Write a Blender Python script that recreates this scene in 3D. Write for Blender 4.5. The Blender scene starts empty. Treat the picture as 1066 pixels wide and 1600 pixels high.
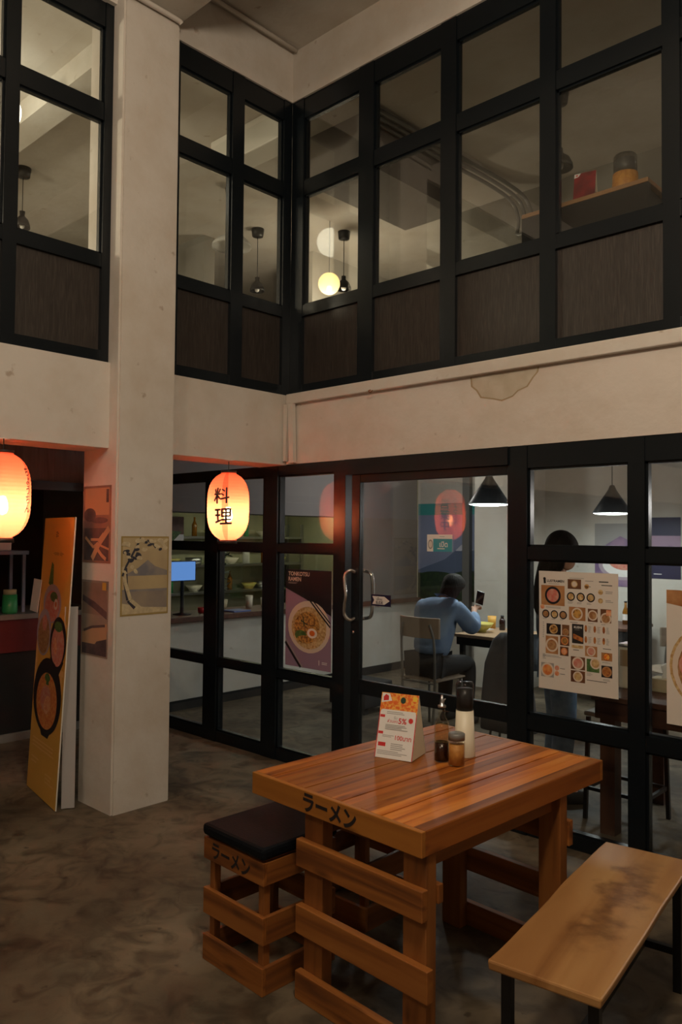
import bpy, bmesh, math, random
from mathutils import Vector, Matrix
random.seed(7)
S=bpy.context.scene; COL=S.collection; PI=math.pi
# ------------------------------------------------------------------ materials
M={}
def newmat(name):
    m=bpy.data.materials.new(name); m.use_nodes=True; nt=m.node_tree
    return m,nt,nt.nodes['Principled BSDF'],nt.nodes.new,nt.links.new
def pmat(name,col,rough=.6,metal=0,spec=.5,noise=0,nscale=8,col2=None,bump=0,bscale=60,emit=None,es=0,trans=0,stretch=(1,1,1),coat=0,detail=6,ramp=(.35,.65)):
    m,nt,b,N,L=newmat(name)
    b.inputs['Base Color'].default_value=(*col,1); b.inputs['Roughness'].default_value=rough
    b.inputs['Metallic'].default_value=metal; b.inputs['Specular IOR Level'].default_value=spec
    b.inputs['Transmission Weight'].default_value=trans; b.inputs['Coat Weight'].default_value=coat
    if emit: b.inputs['Emission Color'].default_value=(*emit,1); b.inputs['Emission Strength'].default_value=es
    if col2 or bump:
        tc=N('ShaderNodeTexCoord'); mp=N('ShaderNodeMapping'); mp.inputs['Scale'].default_value=stretch; L(tc.outputs['Object'],mp.inputs['Vector'])
    if col2:
        n=N('ShaderNodeTexNoise'); n.inputs['Scale'].default_value=nscale; n.inputs['Detail'].default_value=detail; L(mp.outputs[0],n.inputs['Vector'])
        r=N('ShaderNodeValToRGB'); r.color_ramp.elements[0].position=ramp[0]; r.color_ramp.elements[1].position=ramp[1]
        r.color_ramp.elements[0].color=(*col,1); r.color_ramp.elements[1].color=(*col2,1)
        L(n.outputs['Fac'],r.inputs[0]); L(r.outputs[0],b.inputs['Base Color'])
    if bump:
        n2=N('ShaderNodeTexNoise'); n2.inputs['Scale'].default_value=bscale; L(mp.outputs[0],n2.inputs['Vector'])
        bp=N('ShaderNodeBump'); bp.inputs['Strength'].default_value=bump; bp.inputs['Distance'].default_value=.01
        L(n2.outputs['Fac'],bp.inputs['Height']); L(bp.outputs[0],b.inputs['Normal'])
    M[name]=m; return m
def wood(name,c1,c2,c3,axis,rough=.4,plank=0,pl_axis=0,scale=1.0,knots=True):
    """wood with grain running along the axis; plank = width of the boards across pl_axis (0: one board)"""
    m,nt,b,N,L=newmat(name)
    tc=N('ShaderNodeTexCoord'); mp=N('ShaderNodeMapping'); sc=[14*scale]*3; sc[axis]=.9*scale; mp.inputs['Scale'].default_value=sc
    vec=tc.outputs['Object']
    oi=N('ShaderNodeObjectInfo'); add=N('ShaderNodeVectorMath'); add.operation='ADD'
    mul=N('ShaderNodeMath'); mul.operation='MULTIPLY'; mul.inputs[1].default_value=7.3; L(oi.outputs['Random'],mul.inputs[0])
    L(vec,add.inputs[0]); L(mul.outputs[0],add.inputs[1]); v2=add.outputs[0]
    idv=None
    if plank:
        sx=N('ShaderNodeSeparateXYZ'); L(vec,sx.inputs[0])
        d=N('ShaderNodeMath'); d.operation='DIVIDE'; d.inputs[1].default_value=plank; L(sx.outputs[pl_axis],d.inputs[0])
        f=N('ShaderNodeMath'); f.operation='FLOOR'; L(d.outputs[0],f.inputs[0])
        wn=N('ShaderNodeTexWhiteNoise'); wn.noise_dimensions='1D'; L(f.outputs[0],wn.inputs['W']); idv=wn.outputs['Value']
        a2=N('ShaderNodeVectorMath'); a2.operation='ADD'; m2=N('ShaderNodeMath'); m2.operation='MULTIPLY'; m2.inputs[1].default_value=9
        L(idv,m2.inputs[0]); L(v2,a2.inputs[0]); L(m2.outputs[0],a2.inputs[1]); v2=a2.outputs[0]
    L(v2,mp.inputs['Vector'])
    n=N('ShaderNodeTexNoise'); n.inputs['Scale'].default_value=1.0; n.inputs['Detail'].default_value=7; n.inputs['Distortion'].default_value=1.2; L(mp.outputs[0],n.inputs['Vector'])
    r=N('ShaderNodeValToRGB'); e=r.color_ramp.elements; e[0].position=.3; e[0].color=(*c1,1); e[1].position=.72; e[1].color=(*c3,1)
    k=e.new(.5); k.color=(*c2,1); L(n.outputs['Fac'],r.inputs[0]); out=r.outputs[0]
    if knots:
        mk=N('ShaderNodeMapping'); s3=[7*scale]*3; s3[axis]=2.2*scale; mk.inputs['Scale'].default_value=s3; L(v2,mk.inputs['Vector'])
        vo=N('ShaderNodeTexVoronoi'); vo.inputs['Scale'].default_value=1.6; L(mk.outputs[0],vo.inputs['Vector'])
        kr=N('ShaderNodeValToRGB'); kr.color_ramp.elements[0].position=.04; kr.color_ramp.elements[0].color=(.25,.2,.18,1); kr.color_ramp.elements[1].position=.2; kr.color_ramp.elements[1].color=(1,1,1,1)
        L(vo.outputs['Distance'],kr.inputs[0])
        mx=N('ShaderNodeMix'); mx.data_type='RGBA'; mx.blend_type='MULTIPLY'; mx.inputs[0].default_value=.75; L(out,mx.inputs[6]); L(kr.outputs[0],mx.inputs[7]); out=mx.outputs[2]
    if plank:
        mr=N('ShaderNodeMapRange'); mr.inputs[3].default_value=.55; mr.inputs[4].default_value=1.35; L(idv,mr.inputs[0])
        mx=N('ShaderNodeVectorMath'); mx.operation='SCALE'; L(out,mx.inputs[0]); L(mr.outputs[0],mx.inputs['Scale']); out=mx.outputs[0]
    L(out,b.inputs['Base Color']); b.inputs['Roughness'].default_value=rough
    bp=N('ShaderNodeBump'); bp.inputs['Strength'].default_value=.25; bp.inputs['Distance'].default_value=.003; L(n.outputs['Fac'],bp.inputs['Height']); L(bp.outputs[0],b.inputs['Normal'])
    M[name]=m; return m
def plaster(name,c,dirt=(.75,.66,.55),amt=.5):
    m,nt,b,N,L=newmat(name)
    tc=N('ShaderNodeTexCoord'); n=N('ShaderNodeTexNoise'); n.inputs['Scale'].default_value=2.2; n.inputs['Detail'].default_value=9; n.inputs['Roughness'].default_value=.65; L(tc.outputs['Object'],n.inputs['Vector'])
    r=N('ShaderNodeValToRGB'); r.color_ramp.elements[0].position=.3; r.color_ramp.elements[0].color=(*[c[i]*(1-amt*(1-dirt[i])) for i in range(3)],1); r.color_ramp.elements[1].position=.6; r.color_ramp.elements[1].color=(*c,1)
    L(n.outputs['Fac'],r.inputs[0])
    n3=N('ShaderNodeTexNoise'); n3.inputs['Scale'].default_value=11; n3.inputs['Detail'].default_value=5; L(tc.outputs['Object'],n3.inputs['Vector'])
    r3=N('ShaderNodeValToRGB'); r3.color_ramp.elements[0].position=.24; r3.color_ramp.elements[0].color=(.6,.52,.45,1); r3.color_ramp.elements[1].position=.31; r3.color_ramp.elements[1].color=(1,1,1,1); L(n3.outputs['Fac'],r3.inputs[0])
    mx=N('ShaderNodeMix'); mx.data_type='RGBA'; mx.blend_type='MULTIPLY'; mx.inputs[0].default_value=.8; L(r.outputs[0],mx.inputs[6]); L(r3.outputs[0],mx.inputs[7])
    L(mx.outputs[2],b.inputs['Base Color']); b.inputs['Roughness'].default_value=.75
    bp=N('ShaderNodeBump'); bp.inputs['Strength'].default_value=.35; bp.inputs['Distance'].default_value=.02
    n2=N('ShaderNodeTexNoise'); n2.inputs['Scale'].default_value=7; n2.inputs['Detail'].default_value=8; L(tc.outputs['Object'],n2.inputs['Vector']); L(n2.outputs['Fac'],bp.inputs['Height']); L(bp.outputs[0],b.inputs['Normal'])
    M[name]=m
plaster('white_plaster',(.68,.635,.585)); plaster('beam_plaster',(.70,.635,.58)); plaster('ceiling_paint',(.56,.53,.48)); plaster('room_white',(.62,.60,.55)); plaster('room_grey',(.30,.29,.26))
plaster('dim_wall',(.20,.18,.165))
# concrete floor
def concrete():
    m,nt,b,N,L=newmat('concrete'); tc=N('ShaderNodeTexCoord')
    def noise(s,d,ds=0):
        n=N('ShaderNodeTexNoise'); n.inputs['Scale'].default_value=s; n.inputs['Detail'].default_value=d; n.inputs['Distortion'].default_value=ds; L(tc.outputs['Object'],n.inputs['Vector']); return n.outputs['Fac']
    r=N('ShaderNodeValToRGB'); e=r.color_ramp.elements; e[0].position=.3; e[0].color=(.052,.039,.025,1); e[1].position=.7; e[1].color=(.195,.155,.105,1); k=e.new(.5); k.color=(.12,.094,.062,1)
    L(noise(1.7,12,.6),r.inputs[0])
    r2=N('ShaderNodeValToRGB'); e=r2.color_ramp.elements; e[0].position=.3; e[0].color=(.45,.43,.4,1); e[1].position=.55; e[1].color=(1.1,1.1,1.1,1); L(noise(6,10,1.5),r2.inputs[0])
    mx=N('ShaderNodeMix'); mx.data_type='RGBA'; mx.blend_type='MULTIPLY'; mx.inputs[0].default_value=1; L(r.outputs[0],mx.inputs[6]); L(r2.outputs[0],mx.inputs[7])
    r4=N('ShaderNodeValToRGB'); e=r4.color_ramp.elements; e[0].position=.27; e[0].color=(.35,.33,.3,1); e[1].position=.33; e[1].color=(1,1,1,1); L(noise(14,3),r4.inputs[0])
    m3=N('ShaderNodeMix'); m3.data_type='RGBA'; m3.blend_type='MULTIPLY'; m3.inputs[0].default_value=.8; L(mx.outputs[2],m3.inputs[6]); L(r4.outputs[0],m3.inputs[7])
    L(m3.outputs[2],b.inputs['Base Color'])
    rr=N('ShaderNodeMapRange'); rr.inputs[3].default_value=.42; rr.inputs[4].default_value=.8; L(noise(3,6),rr.inputs[0]); L(rr.outputs[0],b.inputs['Roughness'])
    bp=N('ShaderNodeBump'); bp.inputs['Strength'].default_value=.4; bp.inputs['Distance'].default_value=.012; L(noise(9,10,.5),bp.inputs['Height']); L(bp.outputs[0],b.inputs['Normal'])
    M['concrete']=m
concrete()
def glass(name,tint=(.96,.97,.96),ior=1.5):
    m=bpy.data.materials.new(name); m.use_nodes=True; nt=m.node_tree; nt.nodes.clear(); N,L=nt.nodes.new,nt.links.new
    o=N('ShaderNodeOutputMaterial'); mx=N('ShaderNodeMixShader'); f=N('ShaderNodeFresnel'); f.inputs[0].default_value=ior
    t=N('ShaderNodeBsdfTransparent'); t.inputs[0].default_value=(*tint,1); g=N('ShaderNodeBsdfGlossy'); g.inputs['Roughness'].default_value=0
    # Fresnel of the front side on both faces of the thin pane
    ge=N('ShaderNodeNewGeometry'); mi=N('ShaderNodeMapRange'); mi.inputs[3].default_value=ior; mi.inputs[4].default_value=1/ior
    L(ge.outputs['Backfacing'],mi.inputs[0]); L(mi.outputs[0],f.inputs[0])
    L(f.outputs[0],mx.inputs[0]); L(t.outputs[0],mx.inputs[1]); L(g.outputs[0],mx.inputs[2]); L(mx.outputs[0],o.inputs[0])
    M[name]=m
glass('pane_glass',(.93,.94,.93),1.68); glass('bottle_glass',(.97,.95,.90),1.45); glass('oil_tint',(.90,.78,.56),1.2); glass('clear_plastic',(.62,.62,.62),1.5)
pmat('black_metal',(.008,.008,.009),.32,spec=.4); pmat('black_frame',(.006,.009,.012),.27,spec=.4)
pmat('chrome',(.85,.85,.86),.15,1); pmat('steel',(.55,.56,.58),.3,1); pmat('grey_metal',(.22,.22,.21),.45,.4)
pmat('black_vinyl',(.005,.0065,.009),.55,spec=.12,bump=.1,bscale=120); pmat('black_plastic',(.015,.015,.015),.4); pmat('black_paint',(.012,.012,.014),.7,col2=(.05,.04,.03),nscale=30,ramp=(.55,.9))
pmat('brush_ink',(.014,.010,.012),.6); pmat('white_paper',(.74,.70,.64),.6); pmat('white_card',(.80,.79,.77),.5); pmat('menu_paper',(.72,.66,.60),.55)
pmat('white_plastic',(.75,.73,.66),.4); pmat('cream_plastic',(.80,.74,.58),.4); pmat('red_print',(.62,.03,.03),.5); pmat('dark_red',(.12,.008,.008),.5); pmat('maroon_card',(.28,.015,.02),.4,col2=(.08,.005,.01),nscale=12)
pmat('grey_print',(.33,.32,.31),.6); pmat('black_print',(.02,.018,.018),.5); pmat('yellow_print',(.85,.55,.05),.5); pmat('orange_board',(.80,.43,.08),.45,col2=(.70,.36,.06),nscale=1.2)
pmat('pale_orange',(.85,.50,.18),.5); pmat('foam_edge',(.72,.68,.6),.6); pmat('teal_print',(.06,.33,.42),.5); pmat('navy_print',(.012,.010,.05),.5); pmat('lilac_print',(.30,.20,.29),.5); pmat('purple_print',(.12,.07,.20),.5,col2=(.3,.2,.3),nscale=6)
pmat('brown_print',(.18,.075,.03),.5,col2=(.10,.035,.015),nscale=9); pmat('tan_print',(.52,.26,.11),.5,col2=(.36,.15,.05),nscale=14)
pmat('noodle',(.62,.33,.08),.5,col2=(.16,.06,.02),nscale=55,ramp=(.42,.62)); pmat('noodle_pale',(.70,.52,.26),.5,col2=(.42,.22,.07),nscale=60); pmat('broth_red',(.62,.13,.03),.5,col2=(.75,.33,.10),nscale=45)
pmat('broth_brown',(.30,.12,.04),.5,col2=(.48,.27,.12),nscale=55); pmat('meat',(.60,.15,.11),.5,col2=(.62,.34,.25),nscale=40); pmat('grilled',(.28,.07,.02),.5,col2=(.55,.22,.05),nscale=70)
pmat('greens',(.04,.11,.03),.6,col2=(.12,.20,.05),nscale=50); pmat('bowl_white',(.70,.58,.48),.4); pmat('bowl_black',(.018,.016,.02),.35); pmat('bowl_lilac',(.42,.34,.40),.4); pmat('egg_white',(.8,.74,.68),.4); pmat('egg_yolk',(.75,.16,.02),.4)
pmat('salmon',(.70,.20,.08),.5,col2=(.80,.45,.25),nscale=60); pmat('carrot_mix',(.80,.14,.015),.5,col2=(.88,.42,.07),nscale=85,ramp=(.44,.56)); pmat('herb',(.02,.05,.03),.7)
pmat('art_cream',(.52,.40,.22),.7,col2=(.44,.33,.19),nscale=6); pmat('art_snow',(.64,.53,.33),.7,col2=(.50,.40,.25),nscale=40); pmat('art_ink',(.035,.035,.05),.7); pmat('art_blue',(.19,.18,.20),.7,col2=(.29,.25,.22),nscale=10); pmat('art_grey',(.24,.20,.18),.7,col2=(.34,.27,.2),nscale=7)
pmat('art_edge',(.36,.25,.08),.7); pmat('art_dusk',(.33,.18,.12),.7,col2=(.17,.11,.10),nscale=4); pmat('art_sand',(.50,.30,.17),.7); pmat('art_dark',(.055,.04,.05),.7,col2=(.12,.08,.08),nscale=12); pmat('art_road',(.26,.19,.15),.7,col2=(.20,.14,.11),nscale=8); pmat('art_yellow',(.55,.35,.05),.7)
pmat('sky_blue',(.27,.31,.46),.5,col2=(.20,.25,.39),nscale=1.5); pmat('hill_blue',(.11,.15,.25),.5); pmat('forest',(.012,.03,.018),.6,col2=(.03,.06,.02),nscale=18); pmat('snow_print',(.55,.56,.66),.5); pmat('cyan_print',(.06,.33,.33),.5)
pmat('denim',(.16,.25,.42),.8,col2=(.24,.34,.50),nscale=6,bump=.3,bscale=14); pmat('jeans',(.16,.25,.36),.85,col2=(.10,.17,.28),nscale=20); pmat('dark_cloth',(.016,.017,.02),.85); pmat('navy_cloth',(.012,.025,.045),.85,bump=.3,bscale=10); pmat('grey_cloth',(.10,.10,.11),.9,bump=.4,bscale=9)
pmat('skin',(.55,.30,.20),.5); pmat('hair',(.012,.009,.007),.75,spec=.2,bump=.5,bscale=60,stretch=(1,1,.1)); pmat('shoe',(.02,.02,.02),.6)
pmat('paper_lantern_white',(.8,.75,.62),.8); pmat('green_plastic',(.03,.30,.10),.4); pmat('yellow_bowl',(.62,.55,.14),.35); pmat('wood_utensil',(.42,.27,.14),.6); pmat('blue_plastic',(.10,.16,.42),.4); pmat('blue_metal',(.14,.19,.27),.45,.2)
pmat('leaf',(.02,.05,.02),.6); pmat('amber_glass',(.25,.10,.01),.15); pmat('soy',(.018,.004,.003),.2); pmat('oil_amber',(.20,.07,.02),.2); pmat('chili_powder',(.42,.17,.035),.6,col2=(.55,.27,.06),nscale=50); pmat('rust',(.25,.09,.03),.8)
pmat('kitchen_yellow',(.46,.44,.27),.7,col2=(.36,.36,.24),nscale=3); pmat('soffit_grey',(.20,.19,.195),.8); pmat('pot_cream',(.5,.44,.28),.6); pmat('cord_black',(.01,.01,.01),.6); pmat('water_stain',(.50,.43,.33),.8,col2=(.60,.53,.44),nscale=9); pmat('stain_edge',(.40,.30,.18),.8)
pmat('denim_dark',(.03,.05,.08),.85); pmat('red_sauce',(.5,.03,.01),.3); pmat('chair_wood',(.34,.27,.20),.5,col2=(.26,.20,.15),nscale=5)
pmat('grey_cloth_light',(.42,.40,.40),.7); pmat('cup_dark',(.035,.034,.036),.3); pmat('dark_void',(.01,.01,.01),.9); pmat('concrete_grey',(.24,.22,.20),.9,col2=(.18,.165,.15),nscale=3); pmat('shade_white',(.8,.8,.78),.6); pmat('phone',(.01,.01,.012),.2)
def emis(name,col,s):
    m=bpy.data.materials.new(name); m.use_nodes=True; nt=m.node_tree; nt.nodes.clear(); o=nt.nodes.new('ShaderNodeOutputMaterial'); e=nt.nodes.new('ShaderNodeEmission'); e.inputs[0].default_value=(*col,1); e.inputs[1].default_value=s; nt.links.new(e.outputs[0],o.inputs[0]); M[name]=m
emis('globe_bulb',(1,.8,.5),70); emis('bulb_warm',(1,.74,.52),235); emis('lamp_cool',(.88,.97,.95),45); emis('globe_glow',(1,.82,.50),1.1); emis('screen_blue',(.16,.36,.85),.9); emis('tube_warm',(1,.80,.45),7); emis('kitchen_tube',(.97,.95,.66),12); emis('room_lamp',(1,.92,.72),5); emis('led',(.8,1,.95),6)
# lantern paper: thin coloured paper that lets the bulb shine through
def paper(name,c,clear=.25):
    m=bpy.data.materials.new(name); m.use_nodes=True; nt=m.node_tree; nt.nodes.clear(); N,L=nt.nodes.new,nt.links.new
    o=N('ShaderNodeOutputMaterial'); t=N('ShaderNodeBsdfTranslucent'); t.inputs[0].default_value=(*c,1); d=N('ShaderNodeBsdfDiffuse'); d.inputs[0].default_value=(*c,1)
    r=N('ShaderNodeBsdfRefraction'); r.inputs['IOR'].default_value=1.01; r.inputs['Roughness'].default_value=.6; r.inputs[0].default_value=(1,.55,.28,1)
    a=N('ShaderNodeMixShader'); a.inputs[0].default_value=.35; L(t.outputs[0],a.inputs[1]); L(d.outputs[0],a.inputs[2])
    b=N('ShaderNodeMixShader'); b.inputs[0].default_value=clear; L(a.outputs[0],b.inputs[1]); L(r.outputs[0],b.inputs[2]); L(b.outputs[0],o.inputs[0]); M[name]=m
paper('lantern_paper',(.95,.22,.11),.26); paper('lantern_panel',(.90,.11,.05),.16); paper('globe_paper',(.85,.74,.5),.1)
wood('orange_wood',(.21,.048,.005),(.46,.135,.015),(.58,.23,.04),1,.5,plank=.093,pl_axis=0); wood('apron_wood_x',(.20,.07,.012),(.36,.13,.02),(.42,.17,.03),0,.5); wood('apron_wood_y',(.18,.05,.008),(.31,.09,.013),(.36,.12,.02),1,.5)
wood('slat_x',(.12,.036,.008),(.27,.09,.016),(.36,.135,.028),0,.55); wood('slat_y',(.11,.033,.008),(.22,.072,.014),(.29,.105,.022),1,.55); wood('post_z',(.12,.038,.009),(.25,.084,.017),(.31,.115,.026),2,.55)
wood('bench_wood',(.24,.10,.028),(.38,.19,.065),(.46,.26,.10),1,.4,scale=.45,knots=False); wood('dark_panel',(.020,.015,.012),(.031,.024,.020),(.052,.041,.034),2,.5,scale=7,knots=False)
wood('brown_wood',(.06,.022,.012),(.09,.035,.018),(.12,.05,.026),0,.5); wood('brown_post',(.05,.02,.012),(.08,.03,.018),(.1,.042,.024),2,.5); wood('table_tan',(.30,.19,.11),(.38,.25,.15),(.44,.31,.19),0,.45,knots=False); wood('kiosk_board',(.07,.045,.035),(.11,.075,.06),(.14,.1,.08),2,.6,plank=.28,pl_axis=1)
wood('shelf_wood',(.20,.10,.04),(.30,.16,.07),(.36,.2,.1),0,.5)
# ------------------------------------------------------------------ mesh helpers
def box(bm,x0,x1,y0,y1,z0,z1,mi=0):
    v=[bm.verts.new(p) for p in ((x0,y0,z0),(x1,y0,z0),(x1,y1,z0),(x0,y1,z0),(x0,y0,z1),(x1,y0,z1),(x1,y1,z1),(x0,y1,z1))]
    for f in ((3,2,1,0),(4,5,6,7),(0,1,5,4),(1,2,6,5),(2,3,7,6),(3,0,4,7)):
        bm.faces.new([v[i] for i in f]).material_index=mi
    return v
def bar(bm,a,b,w,d=None,mi=0):
    """square bar from a to b"""
    a,b=Vector(a),Vector(b); d=d or w; z=(b-a).normalized(); up=Vector((0,0,1)) if abs(z.z)<.9 else Vector((0,1,0)); x=z.cross(up).normalized(); y=z.cross(x)
    v=[bm.verts.new(p+x*(w/2*i)+y*(d/2*j)) for p in (a,b) for i,j in ((-1,-1),(1,-1),(1,1),(-1,1))]
    for f in ((3,2,1,0),(4,5,6,7),(0,1,5,4),(1,2,6,5),(2,3,7,6),(3,0,4,7)): bm.faces.new([v[i] for i in f]).material_index=mi
def lathe(bm,prof,c=(0,0,0),seg=32,mi=0,closed=True,smooth=True,squash=(1,1)):
    rings=[]
    for r,z in prof:
        rings.append([bm.verts.new((c[0]+r*squash[0]*math.cos(2*PI*i/seg),c[1]+r*squash[1]*math.sin(2*PI*i/seg),c[2]+z)) for i in range(seg)] if r>1e-5 else [bm.verts.new((c[0],c[1],c[2]+z))])
    for a,b in zip(rings,rings[1:]):
        for i in range(seg):
            j=(i+1)%seg
            if len(a)==1 and len(b)==1: continue
            f=bm.faces.new([a[0],b[j],b[i]]) if len(a)==1 else bm.faces.new([a[i],a[j],b[0]]) if len(b)==1 else bm.faces.new([a[i],a[j],b[j],b[i]])
            f.material_index=mi; f.smooth=smooth
    if closed:
        for r,fl in ((rings[0],True),(rings[-1],False)):
            if len(r)>1: bm.faces.new(r[::-1] if fl else r).material_index=mi
def tube(bm,pts,r,seg=10,mi=0):
    pts=[Vector(p) for p in pts]; rings=[]
    pr=None
    for i,p in enumerate(pts):
        t=(pts[min(i+1,len(pts)-1)]-pts[max(i-1,0)]).normalized()
        if pr is None: up=Vector((0,0,1)) if abs(t.z)<.9 else Vector((1,0,0)); x=t.cross(up).normalized()
        else: x=(pr-t*pr.dot(t)).normalized()
        pr=x; y=t.cross(x); rr=r[i] if isinstance(r,(list,tuple)) else r
        rings.append([bm.verts.new(p+x*rr*math.cos(2*PI*k/seg)+y*rr*math.sin(2*PI*k/seg)) for k in range(seg)])
    for a,b in zip(rings,rings[1:]):
        for k in range(seg):
            f=bm.faces.new([a[k],a[(k+1)%seg],b[(k+1)%seg],b[k]]); f.smooth=True; f.material_index=mi
    bm.faces.new(rings[0][::-1]).material_index=mi; bm.faces.new(rings[-1]).material_index=mi
def arc(pts,n=8):
    """catmull-rom through points"""
    P=[Vector(p) for p in pts]; P=[P[0]*2-P[1]]+P+[P[-1]*2-P[-2]]; out=[]
    for i in range(1,len(P)-2):
        for k in range(n):
            t=k/n; a,b,c,d=P[i-1],P[i],P[i+1],P[i+2]
            out.append(.5*((2*b)+(c-a)*t+(2*a-5*b+4*c-d)*t*t+(3*b-a-3*c+d)*t**3))
    out.append(P[-2]); return out
def obj(name,bm,mats,parent=None,loc=None,bevel=0,smooth=False):
    bmesh.ops.recalc_face_normals(bm,faces=bm.faces[:]) if not getattr(bm,'_keep',False) else None
    me=bpy.data.meshes.new(name); bm.to_mesh(me); bm.free()
    for m in (mats if isinstance(mats,(list,tuple)) else [mats]): me.materials.append(M[m])
    o=bpy.data.objects.new(name,me); COL.objects.link(o)
    if parent: o.parent=parent
    if loc: o.location=loc
    if bevel:
        b=o.modifiers.new('bevel','BEVEL'); b.width=bevel; b.segments=2; b.limit_method='ANGLE'; b.angle_limit=.7
    return o
def tag(o,label=None,cat=None,group=None,kind=None):
    if label: o['label']=label
    if cat: o['category']=cat
    if group: o['group']=group
    if kind: o['kind']=kind
    return o
def empty(name,loc=(0,0,0),rz=0):
    o=bpy.data.objects.new(name,None); COL.objects.link(o); o.location=loc; o.rotation_euler=(0,0,rz); o.empty_display_size=.1; return o
def thing(name,label,cat,loc=(0,0,0),rz=0,group=None): return tag(empty(name,loc,rz),label,cat,group)
def copy_tree(o,parent=None):
    c=o.copy(); COL.objects.link(c); c.parent=parent
    for ch in list(o.children): copy_tree(ch,c)
    return c
def B(*boxes):
    bm=bmesh.new()
    for b in boxes: box(bm,*b)
    return bm
def struct(name,bm,m,label=None,bevel=0): return tag(obj(name,bm,m,bevel=bevel),label,None,None,'structure')
def text_bm(s,size=1.0,bold=0.0,center=True):
    cu=bpy.data.curves.new('t','FONT'); cu.body=s; cu.size=size; cu.offset=bold*size; cu.resolution_u=3
    if center: cu.align_x='CENTER'
    o=bpy.data.objects.new('t',cu); COL.objects.link(o); dg=bpy.context.evaluated_depsgraph_get(); dg.update()
    me=bpy.data.meshes.new_from_object(o.evaluated_get(dg)); bm=bmesh.new(); bm.from_mesh(me)
    bpy.data.objects.remove(o); bpy.data.curves.remove(cu); bpy.data.meshes.remove(me); return bm
# a printed sheet: one thin board with flat printed shapes; units are fractions of width and height
def sheet(name,o,u,n,w,h,mats,shapes,parent=None,th=.002,up=(0,0,1),curl=0):
    o,u,n,v=Vector(o),Vector(u).normalized(),Vector(n).normalized(),Vector(up).normalized()
    bm=bmesh.new(); keys=[mats] if isinstance(mats,str) else list(mats)
    def mi(k):
        if k not in keys: keys.append(k)
        return keys.index(k)
    def P(x,y,k): return o+u*(x*w)+v*(y*h)+n*(th/2+.00028*k+curl*math.sin(y*PI*1.0)*(x-.5))
    c=o+u*w/2+v*h/2
    NV=32 if curl else 1
    for i in range(NV):   # base
        y0,y1=i/NV,(i+1)/NV
        def Q(x,y,s): return P(x,y,0)-n*(th if s else 0)
        vs=[bm.verts.new(Q(x,y,s)) for s in (0,1) for x,y in ((0,y0),(1,y0),(1,y1),(0,y1))]
        for k,f in enumerate(((0,1,2,3),(7,6,5,4),(0,4,5,1),(1,5,6,2),(2,6,7,3),(3,7,4,0))):
            bm.faces.new([vs[q] for q in f]).material_index=(mi(keys[1]) if len(keys)>1 and k and mats!=keys[0] else 0)
    boxes=[]
    for s in shapes:
        if s[0]=='r': bb=(s[1],s[2],s[1]+s[3],s[2]+s[4])
        elif s[0]=='e': q=max(s[3],s[4]*h/w); q2=max(s[4],s[3]*w/h) if len(s)>6 else s[4]; q=q if len(s)>6 else s[3]; bb=(s[1]-q,s[2]-q2,s[1]+q,s[2]+q2)
        elif s[0] in 'pl': bb=(min(p[0] for p in s[1]),min(p[1] for p in s[1]),max(p[0] for p in s[1]),max(p[1] for p in s[1]))
        elif s[0]=='t': q=len(s[1])*s[4]*h/w*.8; bb=(s[2]-q,s[3]-s[4]*.3,s[2]+q,s[3]+s[4])
        else: bb=(s[1],s[2],s[1]+s[3],s[2]+s[4])
        k=1+max([l for b,l in boxes if b[0]<bb[2] and bb[0]<b[2] and b[1]<bb[3] and bb[1]<b[3]],default=0)
        boxes.append((bb,k))
        if s[0]=='r': pts=[(s[1],s[2]),(s[1]+s[3],s[2]),(s[1]+s[3],s[2]+s[4]),(s[1],s[2]+s[4])]; m=s[5]
        elif s[0]=='e':
            a=s[6] if len(s)>6 else 0; pts=[]
            for i in range(28):
                ex,ey=s[3]*math.cos(2*PI*i/28),s[4]*math.sin(2*PI*i/28)*h/w
                pts.append((s[1]+ex*math.cos(a)-ey*math.sin(a),s[2]+(ex*math.sin(a)+ey*math.cos(a))*w/h))
            m=s[5]
        elif s[0]=='p': pts=s[1]; m=s[2]
        elif s[0]=='l': # stroke polyline pts,width,mat
            q=s[1]; wd=s[2]; m=s[3]
            for a,b in zip(q,q[1:]):
                A,Bv=Vector((a[0]*w,a[1]*h)),Vector((b[0]*w,b[1]*h)); d=(Bv-A); nn=Vector((-d.y,d.x)).normalized()*wd*w/2
                f=[(A-nn),(Bv-nn),(Bv+nn),(A+nn)]; bm.faces.new([bm.verts.new(P(t.x/w,t.y/h,k)) for t in f]).material_index=mi(m)
            continue
        elif s[0]=='t': # text,x,y,size(frac of h),mat,bold,center
            tb=text_bm(s[1],s[4]*h,s[6] if len(s)>6 else 0,s[7] if len(s)>7 else True); d={}
            for vv in tb.verts: d[vv]=bm.verts.new(P(s[2]+vv.co.x/w,s[3]+vv.co.y/h,k))
            for f in tb.faces:
                try: bm.faces.new([d[q] for q in f.verts]).material_index=mi(s[5])
                except ValueError: pass
            tb.free(); continue
        elif s[0]=='b': # fine print: n thin grey bars
            _,x,y,ww,hh,nn,m=s
            for i in range(nn):
                r=random.uniform(.6,1)*ww; y0=y+hh*(i+.25)/nn; f=[(x,y0),(x+r,y0),(x+r,y0+hh*.4/nn),(x,y0+hh*.4/nn)]
                bm.faces.new([bm.verts.new(P(*t,k)) for t in f]).material_index=mi(m)
            continue
        bm.faces.new([bm.verts.new(P(*t,k)) for t in pts]).material_index=mi(m)
    me=bpy.data.meshes.new(name); bm.to_mesh(me); bm.free()
    for q in keys: me.materials.append(M[q])
    ob=bpy.data.objects.new(name,me); COL.objects.link(ob)
    if parent: ob.parent=parent
    return ob
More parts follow.
